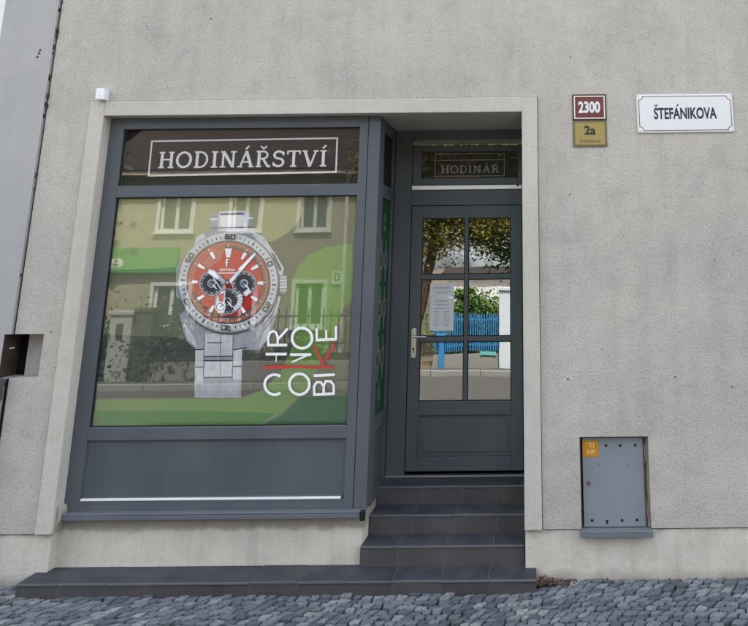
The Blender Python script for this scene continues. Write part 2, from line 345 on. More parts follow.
def slab_art(txt, x0, x1, z0, zc, y, mat, name, parent):
    st, w = slab(txt); k = (x1-x0)/w; h = zc-z0
    A = Art(lambda a, b: (x0+a*k, z0+b*h), y, .00012)
    for p, wd in st:
        cl = len(p) > 20 and (Vector(p[0])-Vector(p[-1])).length < .01
        A.line(p[:-1] if cl else p, wd, 'a', closed=cl)
    return A.mb['a'].build(name, mat, parent)
def frame_lines(x0, x1, z0, z1, t, y0, y1, mb=None, mi=0):   # a picture-frame of four butted bars
    mb = mb or MB(); mb.box(x0, x0+t, y0, y1, z0, z1, mi).box(x1-t, x1, y0, y1, z0, z1, mi).box(x0+t, x1-t, y0, y1, z0, z0+t, mi).box(x0+t, x1-t, y0, y1, z1-t, z1, mi); return mb

# ------------------------------------------------------------------ ground
GZ = -.31
def ground():
    mb = MB(); mb.face([(-150, -300, GZ-.11), (150, -300, GZ-.11), (150, 60, GZ-.11), (-150, 60, GZ-.11)])
    tag(mb.build('ground', M['soil']), kind='structure')
    mb = MB(); mb.box(-60, 60, -8.6, -3.16, GZ-.3, GZ-.085); tag(mb.build('road', M['asphalt']), kind='structure')
    mb = MB(); x = -12
    while x < 10: mb.box(x+.004, x+.996, -3.16, -3.04, GZ-.3, GZ+.002); mb.box(x+.004, x+.996, -8.72, -8.6, GZ-.3, GZ+.02); x += 1
    tag(mb.build('kerb', M['kerbstone'], bevel=.012), kind='structure')
    mb = MB(); mb.box(-60, 60, -3.04, 8, GZ-.3, GZ-.028); tag(mb.build('pavement_bed', M['bed']), kind='structure')
    mb = MB(); mb.box(-60, 60, -9.15, -8.72, GZ-.3, GZ+.0).box(-2.6, 60, -8.719, -8.715, GZ-.3, GZ-.02); tag(mb.build('far_pavement', M['asphalt']), kind='structure')
    mb = MB(); mb.box(-60, -3.2, -13.9, -9.151, GZ-.3, GZ-.02); tag(mb.build('grass_verge', M['grass']), kind='structure')
ground()
def cobbles():
    rnd = random.Random(8); mb = MB(); px, py = .074, .070
    def warp(i, j, sh=0.):                         # slanting rows of setts, gently fanned
        y = -j*py; x = (i+sh)*px
        x2 = x+(.50+.10*math.sin(x*.9))*y+.030*math.sin(x*1.7+y*5.1); y2 = y+.050*math.sin(x*2.3+.7*math.sin(y*3))
        h = random.Random(i*7919+j*104729+int(sh*97)); return (x2+h.uniform(-.015, .015), y2+h.uniform(-.013, .013))
    for j in range(-3, 42):
        sh = rnd.uniform(-.5, .5)
        for i in range(-105, 85):
            q = [warp(i, j, sh), warp(i+1, j, sh), warp(i+1, j+1, sh), warp(i, j+1, sh)]; w_r = rnd.uniform(.84, 1.0)
            cx = sum(p[0] for p in q)/4; cy = sum(p[1] for p in q)/4
            if not (-6.2 < cx < 4.2 and -3.0 < cy < .03): continue
            if -3.33 < cx < .1 and cy > -.155: continue
            dz = rnd.uniform(-.008, .006); tx, ty = rnd.uniform(-.08, .08), rnd.uniform(-.08, .08); gap = rnd.uniform(.78, .93)
            pts = []
            for k in range(4):
                a = q[k]; b = q[(k+1) % 4]; c = q[k-1]
                for s_ in (.22, .5 if k % 2 == 0 else None):
                    pass
                p0 = (a[0]*.80+c[0]*.20, a[1]*.80+c[1]*.20); p1 = (a[0]*.80+b[0]*.20, a[1]*.80+b[1]*.20)
                e = rnd.uniform(-.004, .004); pm = ((p0[0]+p1[0])/2*.55+a[0]*.45+e, (p0[1]+p1[1])/2*.55+a[1]*.45+e)
                pts += [p0, pm, p1]
            n = len(pts); i0 = len(mb.v); z0 = GZ-.05
            prof = [(gap, z0), (gap*.985, GZ-.007+dz), (gap*.95, GZ-.001+dz), (gap*.78, GZ+.0005+dz)]
            for g, z in prof:
                for x, y in pts:
                    x = cx+(x-cx)*g; y = cy+(y-cy)*g; mb.v.append((x, y, z+(x-cx)*tx+(y-cy)*ty+(rnd.uniform(-.0022, .0022) if z > z0 else 0)))
            for l in range(3):
                for k in range(n): k2 = (k+1) % n; mb.f.append((i0+l*n+k, i0+l*n+k2, i0+(l+1)*n+k2, i0+(l+1)*n+k)); mb.mi.append(0)
            mb.f.append(tuple(range(i0+3*n, i0+4*n))); mb.mi.append(0)
    tag(mb.build('pavement', M['cobble'], smooth=False), kind='structure')
cobbles()

# ------------------------------------------------------------------ the shop building
D = .8006; WY = .109
B = thing('shop_building', 'grey rendered building with the watchmaker shop window and glazed door', 'building', (0, 0, GZ))
OPEN = (-3.3365, .1235, -.6, 3.0215); NICHE = (.388, .868, -.6, .579); SLOT = (-3.80, -3.465, 1.002, 1.302)
mb = MB(); grid_wall(mb, -3.676, 9, .0, 8.0, .02, [OPEN, NICHE, SLOT], .16)
mb.face([(9, .02, -.6), (9, 7, -.6), (9, 7, 8), (9, .02, 8)]); mb.face([(-3.676, 7, -.6), (-3.676, .19, -.6), (-3.676, .19, 8), (-3.676, 7, 8)])
mb.face([(9, 7, -.6), (-3.676, 7, -.6), (-3.676, 7, 8), (9, 7, 8)]); mb.face([(-3.676, .02, 2), (-3.676, .02, 8), (-3.676, .19, 8), (-3.676, .19, 2)])
mb.build('wall', M['render'], B)
# plinth, a little rougher edged and 10 mm behind the render above
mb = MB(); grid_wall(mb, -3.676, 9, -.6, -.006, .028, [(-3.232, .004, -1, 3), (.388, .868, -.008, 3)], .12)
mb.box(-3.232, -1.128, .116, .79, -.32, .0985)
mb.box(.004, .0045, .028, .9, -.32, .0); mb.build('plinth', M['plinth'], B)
mb = MB(); mb.box(-3.676, -3.235, .05, .06, -.012, .004); mb.box(.006, .127, .05, .06, -.012, -.002); mb.box(.13, .385, .05, .06, -.012, .004); mb.box(.872, 9, .05, .06, -.012, .004); mb.build('seam', M['dark'], B)
# plaster surround of the shop opening
mb = MB(); mb.box(-3.334, -3.22, 0, .30, 0, 3.0157).box(-3.22, .0, 0, .30, 2.899, 3.0157).box(.0, .1195, 0, .30, -.001, 3.0157)
mb.build('window_surround', M['surround'], B, .004)
mb = MB(); mb.box(-3.3, .1, .302, .86, 2.899, 3.05).box(.0, .06, .302, .86, -.3, 2.899).box(-3.27, -3.22, .302, .8, -.3, 2.899); mb.build('reveal', M['surround'], B)
# curved plaster foot of the left reveal beside the sill
mb = MB(); pts = [(-3.219, .0), (-3.219, .17), (-3.196, .155), (-3.190, .13), (-3.19, .075), (-3.205, .05)]
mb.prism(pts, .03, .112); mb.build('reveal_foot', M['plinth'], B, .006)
rn0 = random.Random(21); mb = MB()
for k in range(15):
    x, z = rn0.uniform(-3.6, 1.8), rn0.uniform(.1, 3.8)
    if -3.4 < x < .2 and z < 3.1: x = rn0.uniform(.25, 1.8)
    if .3 < x < 1.7 and 2.5 < z < 3.2 or .3 < x < .95 and z < .65: continue
    s_ = rn0.uniform(.003, .009); mb.prism([(x-s_, z), (x-s_*.3, z-s_), (x+s_, z-s_*.2), (x+s_*.4, z+s_*.8)], .0175, .0205)
mb.build('wall_chips', simple('dark wall pock', (.12, .11, .10), 1, .1), B)
# roof and eave out of frame
mb = MB(); mb.prism([(-4, 8.0), (9.3, 8.0), (9.3, 8.12), (-4, 8.12)], -.35, 7.3); mb.build('eave', M['rooftile'], B)
# inside of the shop
mb = MB(); mb.box(-3.5, .4, 3.6, 3.7, -.3, 3.2).box(-3.5, -3.4, .95, 3.6, -.3, 3.2).box(.3, .4, .95, 3.6, -.3, 3.2).box(-3.5, .4, .9, 3.7, 3.0, 3.2).box(-1.0, .3, .88, 3.6, -.2, .13); mb.build('interior_wall', simple('dim interior paint', (.12, .11, .10), .9), B)

# ---- shop window: frame, sashes, panes, sill
sw = MB()
Y0, Y1 = WY, WY+.07
sw.box(-3.22, -3.112, Y0, Y1, .113, 2.898)                      # left stile
sw.box(-1.266, -1.2, Y0, Y1, .113, 2.898)                       # right stile
sw.box(-3.112, -1.266, Y0, Y1, 2.812, 2.898).box(-3.112, -1.266, Y0, Y1, 2.283, 2.371).box(-3.112, -1.266, Y0, Y1, .567, .652).box(-3.112, -1.266, Y0, Y1, .113, .176)
shopw = sw.build('shop_window_frame', M['frame'], B, .0035)
mb = MB(); mb.box(-1.196, -1.105, Y0+.001, Y1+.10, .113, 2.898); mb.build('corner_post', M['frame'], B, .005)
mb = MB(); mb.box(-1.2, -1.196, Y0+.015, Y1, .113, 2.898)
g = .006
for x0, x1, z0, z1 in ((-3.112, -1.266, 2.371, 2.812), (-3.112, -1.266, .652, 2.283)): frame_lines(x0+.0005, x1-.0005, z0+.0005, z1-.0005, g, WY+.022, WY+.034, mb)
mb.build('gasket', M['gasket'], shopw)
mb = MB(); mb.box(-3.111, -1.267, WY+.018, WY+.05, .177, .566); mb.build('lower_panel', M['frame2'], shopw)
mb = MB(); mb.prism([(-3.108, .177), (-1.286, .177), (-1.286, .191), (-3.108, .191)], WY-.004, WY+.017); mb.build('drip_rail', M['whitemetal'], shopw, .002)  # metal ledge strip; its white colour paints in the highlight along it
mb = MB(); frame_lines(-3.1105, -1.2675, .1915, .5655, .008, WY+.010, WY+.0175, mb); mb.build('panel_bead', M['frame'], shopw, .002)
mb = MB(); mb.box(-3.111, -1.267, WY+.026, WY+.031, 2.372, 2.811); mb.build('sign_pane', M['signglass'], shopw)
mb = MB(); mb.box(-3.111, -1.267, WY+.026, WY+.031, .653, 2.282); mb.build('display_pane', M['glass'], shopw)
mb = MB(); mb.box(-3.185, -1.112, .045, .118, .100, .114).box(-3.185, -1.112, .045, .056, .070, .0995).box(-3.185, -1.112, .056, .10, .083, .0995); mb.build('window_sill', M['sill'], shopw, .004)
mb = MB(); mb.box(-1.135, -1.100, .036, .074, .055, .118); mb.build('sill_end_cap', M['gasket'], shopw, .006)
# ---- sign board in the upper light
sg = tag(MB().box(-3.108, -1.27, .166, .172, 2.374, 2.809).build('sign_board', M['sign_bg']), 'wide dark sign reading HODINÁŘSTVÍ behind the upper pane of the display window', 'sign')
mb = MB(); mb.prism([(-2.912, 2.447), (-2.900, 2.447), (-2.903, 2.730), (-2.915, 2.730)], .1640, .1658)
mb.prism([(-1.456, 2.462), (-1.444, 2.462), (-1.447, 2.740), (-1.459, 2.740)], .1640, .1658)
mb.prism([(-2.900, 2.447), (-1.456, 2.462), (-1.456, 2.474), (-2.900, 2.459)], .1640, .1658); mb.prism([(-2.903, 2.718), (-1.459, 2.728), (-1.459, 2.740), (-2.903, 2.730)], .1640, .1658)
mb.build('sign_border', M['letter'], sg)
slab_art('HODINÁŘSTVÍ', -2.842, -1.522, 2.511, 2.640, .1655, M['letter'], 'lettering', sg)

# ---- display poster (artwork drawn on its own sheet grid)
def PX(u, v):
    a, b = u-226, v-281
    return (-2.22256+.0074922*a+.00061742*b-2.2195e-6*a*b-1.85e-7*b*b, 1.65738-7.1719e-5*a-.0072406*b+5.3e-8*a*b+2.1241e-6*b*b)
Y_P = .158
P = tag(MB().box(-3.111, -1.267, Y_P, Y_P+.006, .653, 2.282).build('window_poster', M['p_base']), 'large green poster of a red faced wristwatch filling the display window', 'poster')
A = Art(PX, Y_P-.0005, .0002)
def clip_poly(pts, key): A.poly(pts, key)
def sheet(u, v):      # keep shapes inside the sheet
    return (u, v)
A.poly([(117, 199), (303, 197), (302, 211), (297, 222), (288, 232), (275, 240), (262, 244), (235, 258), (200, 266), (150, 269), (108, 270)], 'pale')  # light green swoosh; its yellowish tint carries the wall reflected in the glass
A.poly([(100, 335), (190, 338), (290, 330), (300, 330), (290, 352), (280, 371), (262, 390), (240, 398), (94.5, 399)], 'charcoal')
band = [(94.5, 400), (240, 399), (262, 390.5), (280, 371.5), (291, 347), (292, 320), (289, 300), (291, 280), (297, 266), (308, 255), (325, 247), (351.5, 243), (350, 300), (341, 310), (333, 335), (319, 365), (301, 395), (281, 414), (258, 425.5), (93, 426.5)]
A.poly(band, 'lime')
A.poly([(258, 425.8), (281, 414.5), (301, 395.5), (319, 365.5), (333, 335.5), (341, 310.5), (350, 301), (346, 425)], 'olive')
A.poly([(93, 412), (180, 411), (274, 414), (258, 425.6), (93, 426.4)], 'green')
A.poly([(262, 425.6), (283, 414.5), (300, 398), (346.5, 396), (346, 425)], 'deep')
A.build(P, {'pale': 'pale_swoosh_reflection', 'charcoal': 'grey_field', 'lime': 'green_band', 'olive': 'olive_field', 'green': 'green_foot', 'deep': 'deep_green_corner'},
        {'pale': M['p_pale'], 'charcoal': M['p_char'], 'lime': M['p_lime'], 'olive': M['p_base'], 'green': M['p_green'], 'deep': M['p_dgreen']})
# watch print
wp = MB(); wy = Y_P-.0022
A = Art(PX, wy, .00012); cx, cy = 227.5, 282.5
def poly(p, k): A.poly(p, k)
# bracelet above
poly([(207, 236), (210, 213), (249, 212), (254, 236)], 's2'); poly([(216, 236), (218, 211), (244, 210.5), (246, 236)], 's1')
poly([(219, 213), (243, 212.5), (243, 218), (219, 218.5)], 's3'); poly([(219, 215), (243, 214.5), (244, 226), (219, 226.5)], 'w')
A.line([(209, 219), (216, 219)], 1.6, 'w'); A.line([(246, 218), (252, 218)], 1.6, 'w'); A.line([(208, 228), (253, 227)], .8, 's3')
# lugs
poly([(191, 250), (196, 236), (207, 231), (249, 231), (262, 236), (272, 252), (256, 262), (200, 262)], 's2'); poly([(191, 250), (196, 236), (203, 233), (206, 243)], 's1'); poly([(250, 231), (262, 236), (271, 249), (262, 250)], 's1')
# bracelet below
poly([(178, 316), (186, 308), (270, 306), (277, 312), (268, 338), (259, 350), (196, 351), (185, 341)], 's2')
poly([(182, 322), (192, 336), (196, 348), (186, 340)], 's1'); poly([(272, 320), (262, 333), (258, 348), (267, 338)], 's1')
poly([(194, 349), (241, 349), (240, 398.5), (193, 398.5)], 's2'); poly([(194, 349), (203, 349), (202, 398), (193, 398)], 's1'); poly([(232, 349), (241, 349), (240, 380), (232, 380)], 's1')
poly([(204, 334), (232, 334), (231, 356), (203, 356)], 's1'); poly([(204, 362), (231, 362), (230, 377), (203, 377)], 's1'); poly([(194, 384), (240, 384), (239, 398.5), (193, 398.5)], 's2')
for p in ([(203, 357), (232, 356.5)], [(203, 378), (231, 377.5)], [(194, 367.5), (203, 367.5)], [(231, 367), (241, 366.5)], [(203, 361), (231, 361)], [(194, 350), (203, 349.5)], [(232, 350), (246, 348)]): A.line(p, 1.1, 'k')
A.line([(206, 343), (221, 343)], 1.3, 'blue'); A.line([(219, 330), (219, 376)], .5, 's3'); A.line([(203, 334), (202, 380)], .6, 's3'); A.line([(232, 334), (231, 380)], .6, 's3')
# crown and pushers
poly([(266, 248), (272, 250), (283, 268), (281, 276), (276, 274)], 's1'); poly([(270, 252), (273, 254), (281, 269), (279, 272)], 's3')
poly([(276, 277), (284, 275), (286, 279), (286, 291), (283, 294), (276, 292)], 's2')
for k in range(5): A.line([(279, 277.5+3.3*k), (286, 277+3.3*k)], 1.2, 'w' if k % 2 else 's1')
A.line([(278, 276), (278, 293)], 1.2, 's3')
poly([(277, 296), (280, 297), (276, 312), (266, 326), (262, 323), (270, 310)], 's1'); A.line([(277, 300), (272, 314), (264, 324)], 1, 's3'); poly([(175, 268), (179, 262), (178, 300), (175, 296)], 's2')
# case and bezel
A.disc(cx, cy+1, 51.5, 's3', 56); A.disc(cx-.5, cy, 50.3, 's2', 56); A.disc(cx-.7, cy-.3, 49.2, 's1', 56); A.ring(cx, cy, 42.2, 40.0, 's3', n=56)
for i in range(60):
    if i % 10 == 0 or (i % 10) in (1, 9): continue
    t = R(i*6-90+3); r0_, r1_ = (43.6, 47.8) if i % 5 == 0 else (43.8, 46.6)
    A.line([(cx+math.cos(t)*r0_, cy+math.sin(t)*r0_), (cx+math.cos(t)*r1_, cy+math.sin(t)*r1_)], 1.5 if i % 5 == 0 else .95, 'k')
SEG = {'0': [((0, 0), (1, 0), (1, 1), (0, 1), (0, 0))], '1': [((.5, 0), (.5, 1))], '2': [((0, 1), (1, 1), (1, .5), (0, .5), (0, 0), (1, 0))], '3': [((0, 1), (1, 1), (1, 0), (0, 0)), ((.2, .5), (1, .5))],
       '4': [((0, 1), (0, .5), (1, .5)), ((1, 1), (1, 0))], '5': [((1, 1), (0, 1), (0, .5), (1, .5), (1, 0), (0, 0))], '6': [((1, 1), (0, 1), (0, 0), (1, 0), (1, .5), (0, .5))]}
for i, t_ in enumerate(('60', '10', '20', '30', '40', '50')):
    th = R(i*60+3); c, s_ = math.cos(th), math.sin(th)
    for k, d in enumerate(t_):
        for pl in SEG[d]:
            pp = []
            for a, b in pl:
                lx, ly = (-5.2+5.6*k+a*3.9), 43.6+b*4.2       # outward is +ly
                pp.append((cx+lx*c+ly*s_, cy+lx*s_-ly*c))
            A.line(pp, 1.15, 'k')
# dial
A.disc(cx, cy, 40.2, 'cop', 56); A.disc(cx, cy, 37.6, 's3', 56); A.disc(cx, cy, 35.2, 'dred', 48); A.disc(cx, cy, 33.6, 'red', 48)
A.ring(cx, cy, 39.5, 34.0, 'cop', 165, 265, 56); poly([(cx-27, cy-20), (cx-15, cy-31), (cx-4, cy-33.5), (cx-6, cy-24), (cx-20, cy-14)], 'cop')  # salmon crescent paints the highlight on the watch glass into the dial print
for i in range(60):
    t = R(i*6-90); A.line([(cx+math.cos(t)*36, cy+math.sin(t)*36), (cx+math.cos(t)*38.4, cy+math.sin(t)*38.4)], .7, 'cop' if i % 5 else 'w')
for i in range(12):
    t = R(i*30-90+1); c, s_ = math.cos(t), math.sin(t); r0_, r1_, w_ = (25, 34, 5.6) if i == 0 else ((30, 35.5, 3) if i in (3, 9) else (27, 34.5, 2.9))
    if i == 6: continue
    q = [(cx+c*r0_-s_*w_*.36, cy+s_*r0_+c*w_*.36), (cx+c*r0_+s_*w_*.36, cy+s_*r0_-c*w_*.36), (cx+c*r1_+s_*w_*.62, cy+s_*r1_-c*w_*.62), (cx+c*r1_-s_*w_*.62, cy+s_*r1_+c*w_*.62)]; poly(q, 'w')
for sx_, sy_, r_ in ((-16, 1, 12.3), (16.5, 1, 12.3), (0, 19, 13)):
    A.disc(cx+sx_, cy+sy_, r_, 's2', 32); A.disc(cx+sx_, cy+sy_, r_-.9, 's3', 32); A.disc(cx+sx_, cy+sy_, r_-3.5, 'k', 32)
    for i in range(12): t = R(i*30); A.line([(cx+sx_+math.cos(t)*(r_-3.2), cy+sy_+math.sin(t)*(r_-3.2)), (cx+sx_+math.cos(t)*(r_-1.4), cy+sy_+math.sin(t)*(r_-1.4))], .6, 's1')
    A.ring(cx+sx_, cy+sy_, 4.2, 2.9, 's2', n=20); A.line([(cx+sx_, cy+sy_), (cx+sx_+5, cy+sy_+5.5)], 1.1, 'w')
A.disc(cx+15, cy+1, 2.4, 'blue', 14); A.disc(cx-17, cy+1, 2.2, 'blue', 14)
poly([(cx-11, cy+15), (cx-6, cy+9), (cx-2, cy+8), (cx-3, cy+30), (cx-9, cy+31), (cx-12, cy+26)], 's1'); poly([(cx-9, cy+12), (cx-3, cy+10), (cx-4, cy+19), (cx-8, cy+20)], 'cop')
A.disc(cx-7, cy+24.5, 5.2, 'w', 24); A.ring(cx-7, cy+24.5, 4.2, 3.4, 's3', n=20); A.line([(cx-7, cy+24.5), (cx-4.5, cy+22)], .9, 'k')
A.ring(cx+3, cy+17, 12.5, 7.5, 's2', -30, 70, 40)
for i in range(6): t = R(-22+i*17); A.line([(cx+3+math.cos(t)*8.4, cy+17+math.sin(t)*8.4), (cx+3+math.cos(t)*11.6, cy+17+math.sin(t)*11.6)], 1.1, 'w')
poly([(cx+16, cy+10), (cx+21, cy+6), (cx+24, cy+9), (cx+19, cy+14)], 's1')
# hands
poly([(cx+1, cy-1), (cx+3.5, cy+1), (cx+29, cy-28.5), (cx+27, cy-29.5)], 's1'); poly([(cx+11, cy-13.5), (cx+14.5, cy-11.5), (cx+27, cy-26.5), (cx+25, cy-27.5)], 'w')
poly([(cx-1, cy-1), (cx-3, cy+1.5), (cx-20, cy-9), (cx-18.5, cy-14), (cx-12, cy-12)], 's2'); poly([(cx-8, cy-4.5), (cx-10, cy-3.5), (cx-19, cy-9.6), (cx-18, cy-13), (cx-12.5, cy-11)], 'w')
A.line([(cx, cy-1), (cx-.5, cy+35)], .8, 'k'); A.disc(cx, cy, 2.6, 'k', 18); A.disc(cx, cy, 1.5, 's2', 14); A.line([(cx-14, cy-5), (cx-6, cy+7)], 1, 's1')
# emblem and name
A.line([(cx-.5, cy-16), (cx-.5, cy-23)], 1.2, 'w'); A.line([(cx-1.5, cy-22.8), (cx+1.9, cy-22.8)], 1.2, 'w'); A.line([(cx-2, cy-20), (cx+1.2, cy-20)], .9, 'w')
watch = wp
names = {'s1': 'pale_steel', 's2': 'mid_steel', 's3': 'dark_steel', 'w': 'white_print', 'red': 'red_dial', 'dred': 'dial_edge', 'k': 'black_print', 'cop': 'salmon_print', 'blue': 'blue_print'}
core = A.mb.pop('s2').build('watch_picture', M['p_s2'], P)
A.build(core, names, {'s1': M['p_s1'], 's3': M['p_s3'], 'w': M['p_w'], 'red': M['p_red'], 'dred': M['p_dred'], 'k': M['p_k'], 'cop': M['p_cop'], 'blue': M['p_blue']})
YT = wy-A.k*.00012-.0006
fx0, fz0 = PX(220, 271.2); fx1, fz1 = PX(235.5, 268.6); text_mb('FESTINA', fx0, fx1, fz0, fz1, YT, .01).build('brand_lettering', M['p_w'], core)
fx0, fz0 = PX(218, 273.6); fx1, fz1 = PX(237.5, 272.6); MB().box(fx0, fx1, YT, YT+.0002, fz0, fz1).build('caption_line', M['p_w'], core)
# poster lettering reading upwards
A = Art(PX, YT-.0005, .0002); w_ = 2.7
def rr(cu, cv, ru, rv, a0=0, a1=360): return arc(cu, cv, ru, rv, a0, a1, 26)
A.line(rr(275, 384.5, 10, 10, -55, -305)[::1], w_, 'w')                                   # C, opening upwards
A.line([(266, 354), (287, 354)], w_, 'w'); A.line([(276.5, 354), (276.5, 362)], .9, 'w')  # H
A.line([(267.5, 345), (287.5, 345)], w_, 'w'); A.line([(268.5, 345.5), (268.5, 338), (270, 333), (273.5, 331), (276.5, 332.5), (278, 337), (278, 345)], 2.3, 'w'); A.line([(278.5, 339), (288, 328.5)], 2.5, 'w')
A.line(rr(299.7, 384, 10, 10.4)[:-1], w_, 'w', True)
A.line([(290.5, 354.5), (311.5, 354.5)], w_, 'w'); A.line([(310.8, 354), (292, 362)], 1.6, 'w')
A.line(rr(302.3, 338, 10, 10.2)[:-1], w_, 'w', True)
A.line([(313.5, 394.5), (335, 393.5)], w_, 'w'); A.line([(314.5, 394), (314.5, 386), (317, 382), (321, 382), (324, 386), (324, 393.5)], 2.3, 'w'); A.line([(324, 386), (326, 381), (331, 381), (334, 385), (334, 393.5)], 2.3, 'w')
A.line([(314, 375.5), (335, 374.5)], w_, 'w')
A.line([(316, 340), (337, 339)], w_, 'w'); A.line([(317, 340), (317, 328)], 2.3, 'w'); A.line([(336.2, 339), (336.2, 326)], 2.3, 'w'); A.line([(326.5, 339), (326.5, 330)], 2., 'w')
A.line([(263, 367.5), (285, 366), (310, 367), (334, 367)], 2.8, 'r'); A.line([(266, 366), (275, 368.5), (300, 367)], 1.2, 'r')
A.line([(325, 366), (317, 352), (315, 346)], 2.4, 'r'); A.line([(324, 361), (333, 348), (334, 343)], 2.4, 'r'); A.line([(326, 352), (332, 358)], 1.2, 'r')
A.build(P, {'w': 'lettering', 'r': 'red_stroke'}, {'w': M['p_w'], 'r': M['p_rline']})

# ---- bay side (faces the doorway): frame, panes, panel
XS = -1.105
mb = MB(); mb.box(XS-.07, XS, .282, D-.003, .085, 2.898)
side = None
mb = MB()
mb.box(XS-.06, XS, WY+.172, .30, .085, 2.898).box(XS-.06, XS, .735, D-.002, .085, 2.898)
mb.box(XS-.06, XS, .30, .735, 2.80, 2.898).box(XS-.06, XS, .30, .735, 2.28, 2.385).box(XS-.06, XS, .30, .735, .565, .66).box(XS-.06, XS, .30, .735, .085, .155)
side = mb.build('side_window_frame', M['door'], B, .003)
mb = MB(); mb.box(XS-.05, XS-.018, .301, .734, .156, .564); mb.build('side_panel', M['door'], side)
mb = MB(); mb.box(XS-.017, XS-.004, .305, .315, .165, .555).box(XS-.017, XS-.004, .720, .730, .165, .555).box(XS-.017, XS-.004, .315, .720, .165, .175).box(XS-.017, XS-.004, .315, .72, .545, .555); mb.build('panel_bead', M['frame2'], side)
mb = MB(); mb.box(XS-.010, XS-.006, .301, .734, 2.386, 2.799).box(XS-.010, XS-.006, .301, .734, .661, 2.279); mb.build('side_pane', M['sideglass'], side)
mb = MB(); mb.box(XS-.04, XS-.02, .301, .734, 2.386, 2.799); mb.build('dark_backing', M['gasket'], side)
SP = tag(MB().box(XS-.030, XS-.018, .302, .733, .662, 2.278).build('side_poster', M['sp_green']), 'narrow dark green poster of small wristwatches on the side of the bay', 'poster')
msp = MB(); m2 = MB(); m3 = MB()
def sp(mb, pts, lay): mb.face([(XS-.0175+lay*.0006, y, z) for y, z in pts])
def spd(mb, cy_, cz, r, lay, n=18, sq=1.): sp(mb, [(cy_+r*math.cos(2*math.pi*k/n), cz+sq*r*math.sin(2*math.pi*k/n)) for k in range(n)], lay)
def spwatch(cy_, cz, k=1.):
    r = .080*k
    for sgn in (1, -1):
        sp(msp, [(cy_-.028*k, cz+sgn*.05*k), (cy_+.028*k, cz+sgn*.05*k), (cy_+.018*k, cz+sgn*.165*k), (cy_-.018*k, cz+sgn*.165*k)], 1)
    spd(msp, cy_, cz, r, 2); spd(m2, cy_, cz, r*.62, 3); spd(m3, cy_, cz, r*.25, 4); sp(m3, [(cy_, cz-.006), (cy_+.04*k, cz+.02*k), (cy_+.035*k, cz+.03*k), (cy_-.005, cz)], 4)
for cz in (1.80, 1.43, 1.06):
    for cy_ in (.42, .60): spwatch(cy_, cz)
spwatch(.50, .80, .62)
spd(msp, .52, 2.13, .035, 1); spd(m2, .52, 2.13, .022, 2); sp(msp, [(.47, 2.03), (.57, 2.03), (.57, 2.07), (.47, 2.07)], 1); sp(m2, [(.49, 2.04), (.55, 2.04), (.55, 2.06), (.49, 2.06)], 2)
spm = simple('print dull silver', (.17, .21, .18), .5, .2, .3, 20)
msp.build('small_watch_pictures', spm, SP); m2.build('dark_dials', simple('print dark dials', (.03, .045, .035), .5), SP); m3.build('dial_marks', simple('print ochre', (.20, .15, .07), .5), SP)
# scattered printed motif, band of lighter green
# ---- door frame, transom and door
mb = MB(); DY = D
mb.box(-1.104, -.958, DY, DY+.09, .150, 2.898).box(-.958, .03, DY, DY+.09, 2.812, 2.898).box(-.958, .03, DY, DY+.09, 2.252, 2.380).box(-.013, .03, DY, DY+.09, .150, 2.252).box(-.013, .03, DY, DY+.09, 2.38, 2.812)
df = mb.build('door_frame', M['door'], B, .003)
mb = MB(); mb.box(-1.104, .0, DY-.012, DY+.05, .1425, .1500); mb.build('threshold', M['alu'], df)
mb = MB(); mb.box(-.957, -.014, DY-.016, DY+.02, 2.381, 2.420); mb.build('drip_bar', M['alu'], df, .004)
mb = MB(); mb.cyl((-.05, DY-.017, 2.412), (-.05, DY-.022, 2.412), .008); mb.build('drip_bar_bolt', M['gasket'], df)
mb = MB(); mb.box(-.957, -.014, DY+.012, DY+.017, 2.7655, 2.811); mb.build('top_vent_pane', glass('vent glass', .3), df)
mb = MB(); mb.box(-.957, -.014, DY+.06, DY+.07, 2.765, 2.811); mb.build('vent_backing', M['gasket'], df)
ts = MB(); ts.box(-.952, -.878, DY-.004, DY+.04, 2.422, 2.760).box(-.048, -.016, DY-.004, DY+.04, 2.422, 2.760).box(-.878, -.048, DY-.004, DY+.04, 2.712, 2.760).box(-.878, -.048, DY-.004, DY+.04, 2.422, 2.482)
tso = ts.build('transom_sash', M['door'], B, .004)
mb = MB(); mb.box(-.877, -.049, DY+.012, DY+.016, 2.483, 2.711); mb.build('transom_pane', glass('transom glass', .008, wave=.0005), tso)
tb = tag(MB().box(-.877, -.049, DY+.028, DY+.034, 2.483, 2.711).build('transom_sign', M['sign_bg']), 'small black sign reading HODINÁŘ in the light above the door', 'sign')
mb = MB(); frame_lines(-.768, -.163, 2.498, 2.697, .006, DY+.0265, DY+.0278, mb); mb.box(-.762, -.169, DY+.0265, DY+.0278, 2.637, 2.643); mb.build('sign_border', M['letter_dim'], tb)
slab_art('HODINÁŘ', -.713, -.208, 2.527, 2.593, DY+.0275, M['letter_dim'], 'lettering', tb)
text_mb('DANIEL  BARTA', -.655, -.265, 2.656, 2.676, DY+.0272, .01).build('small_lettering', M['letter_dim2'], tb)
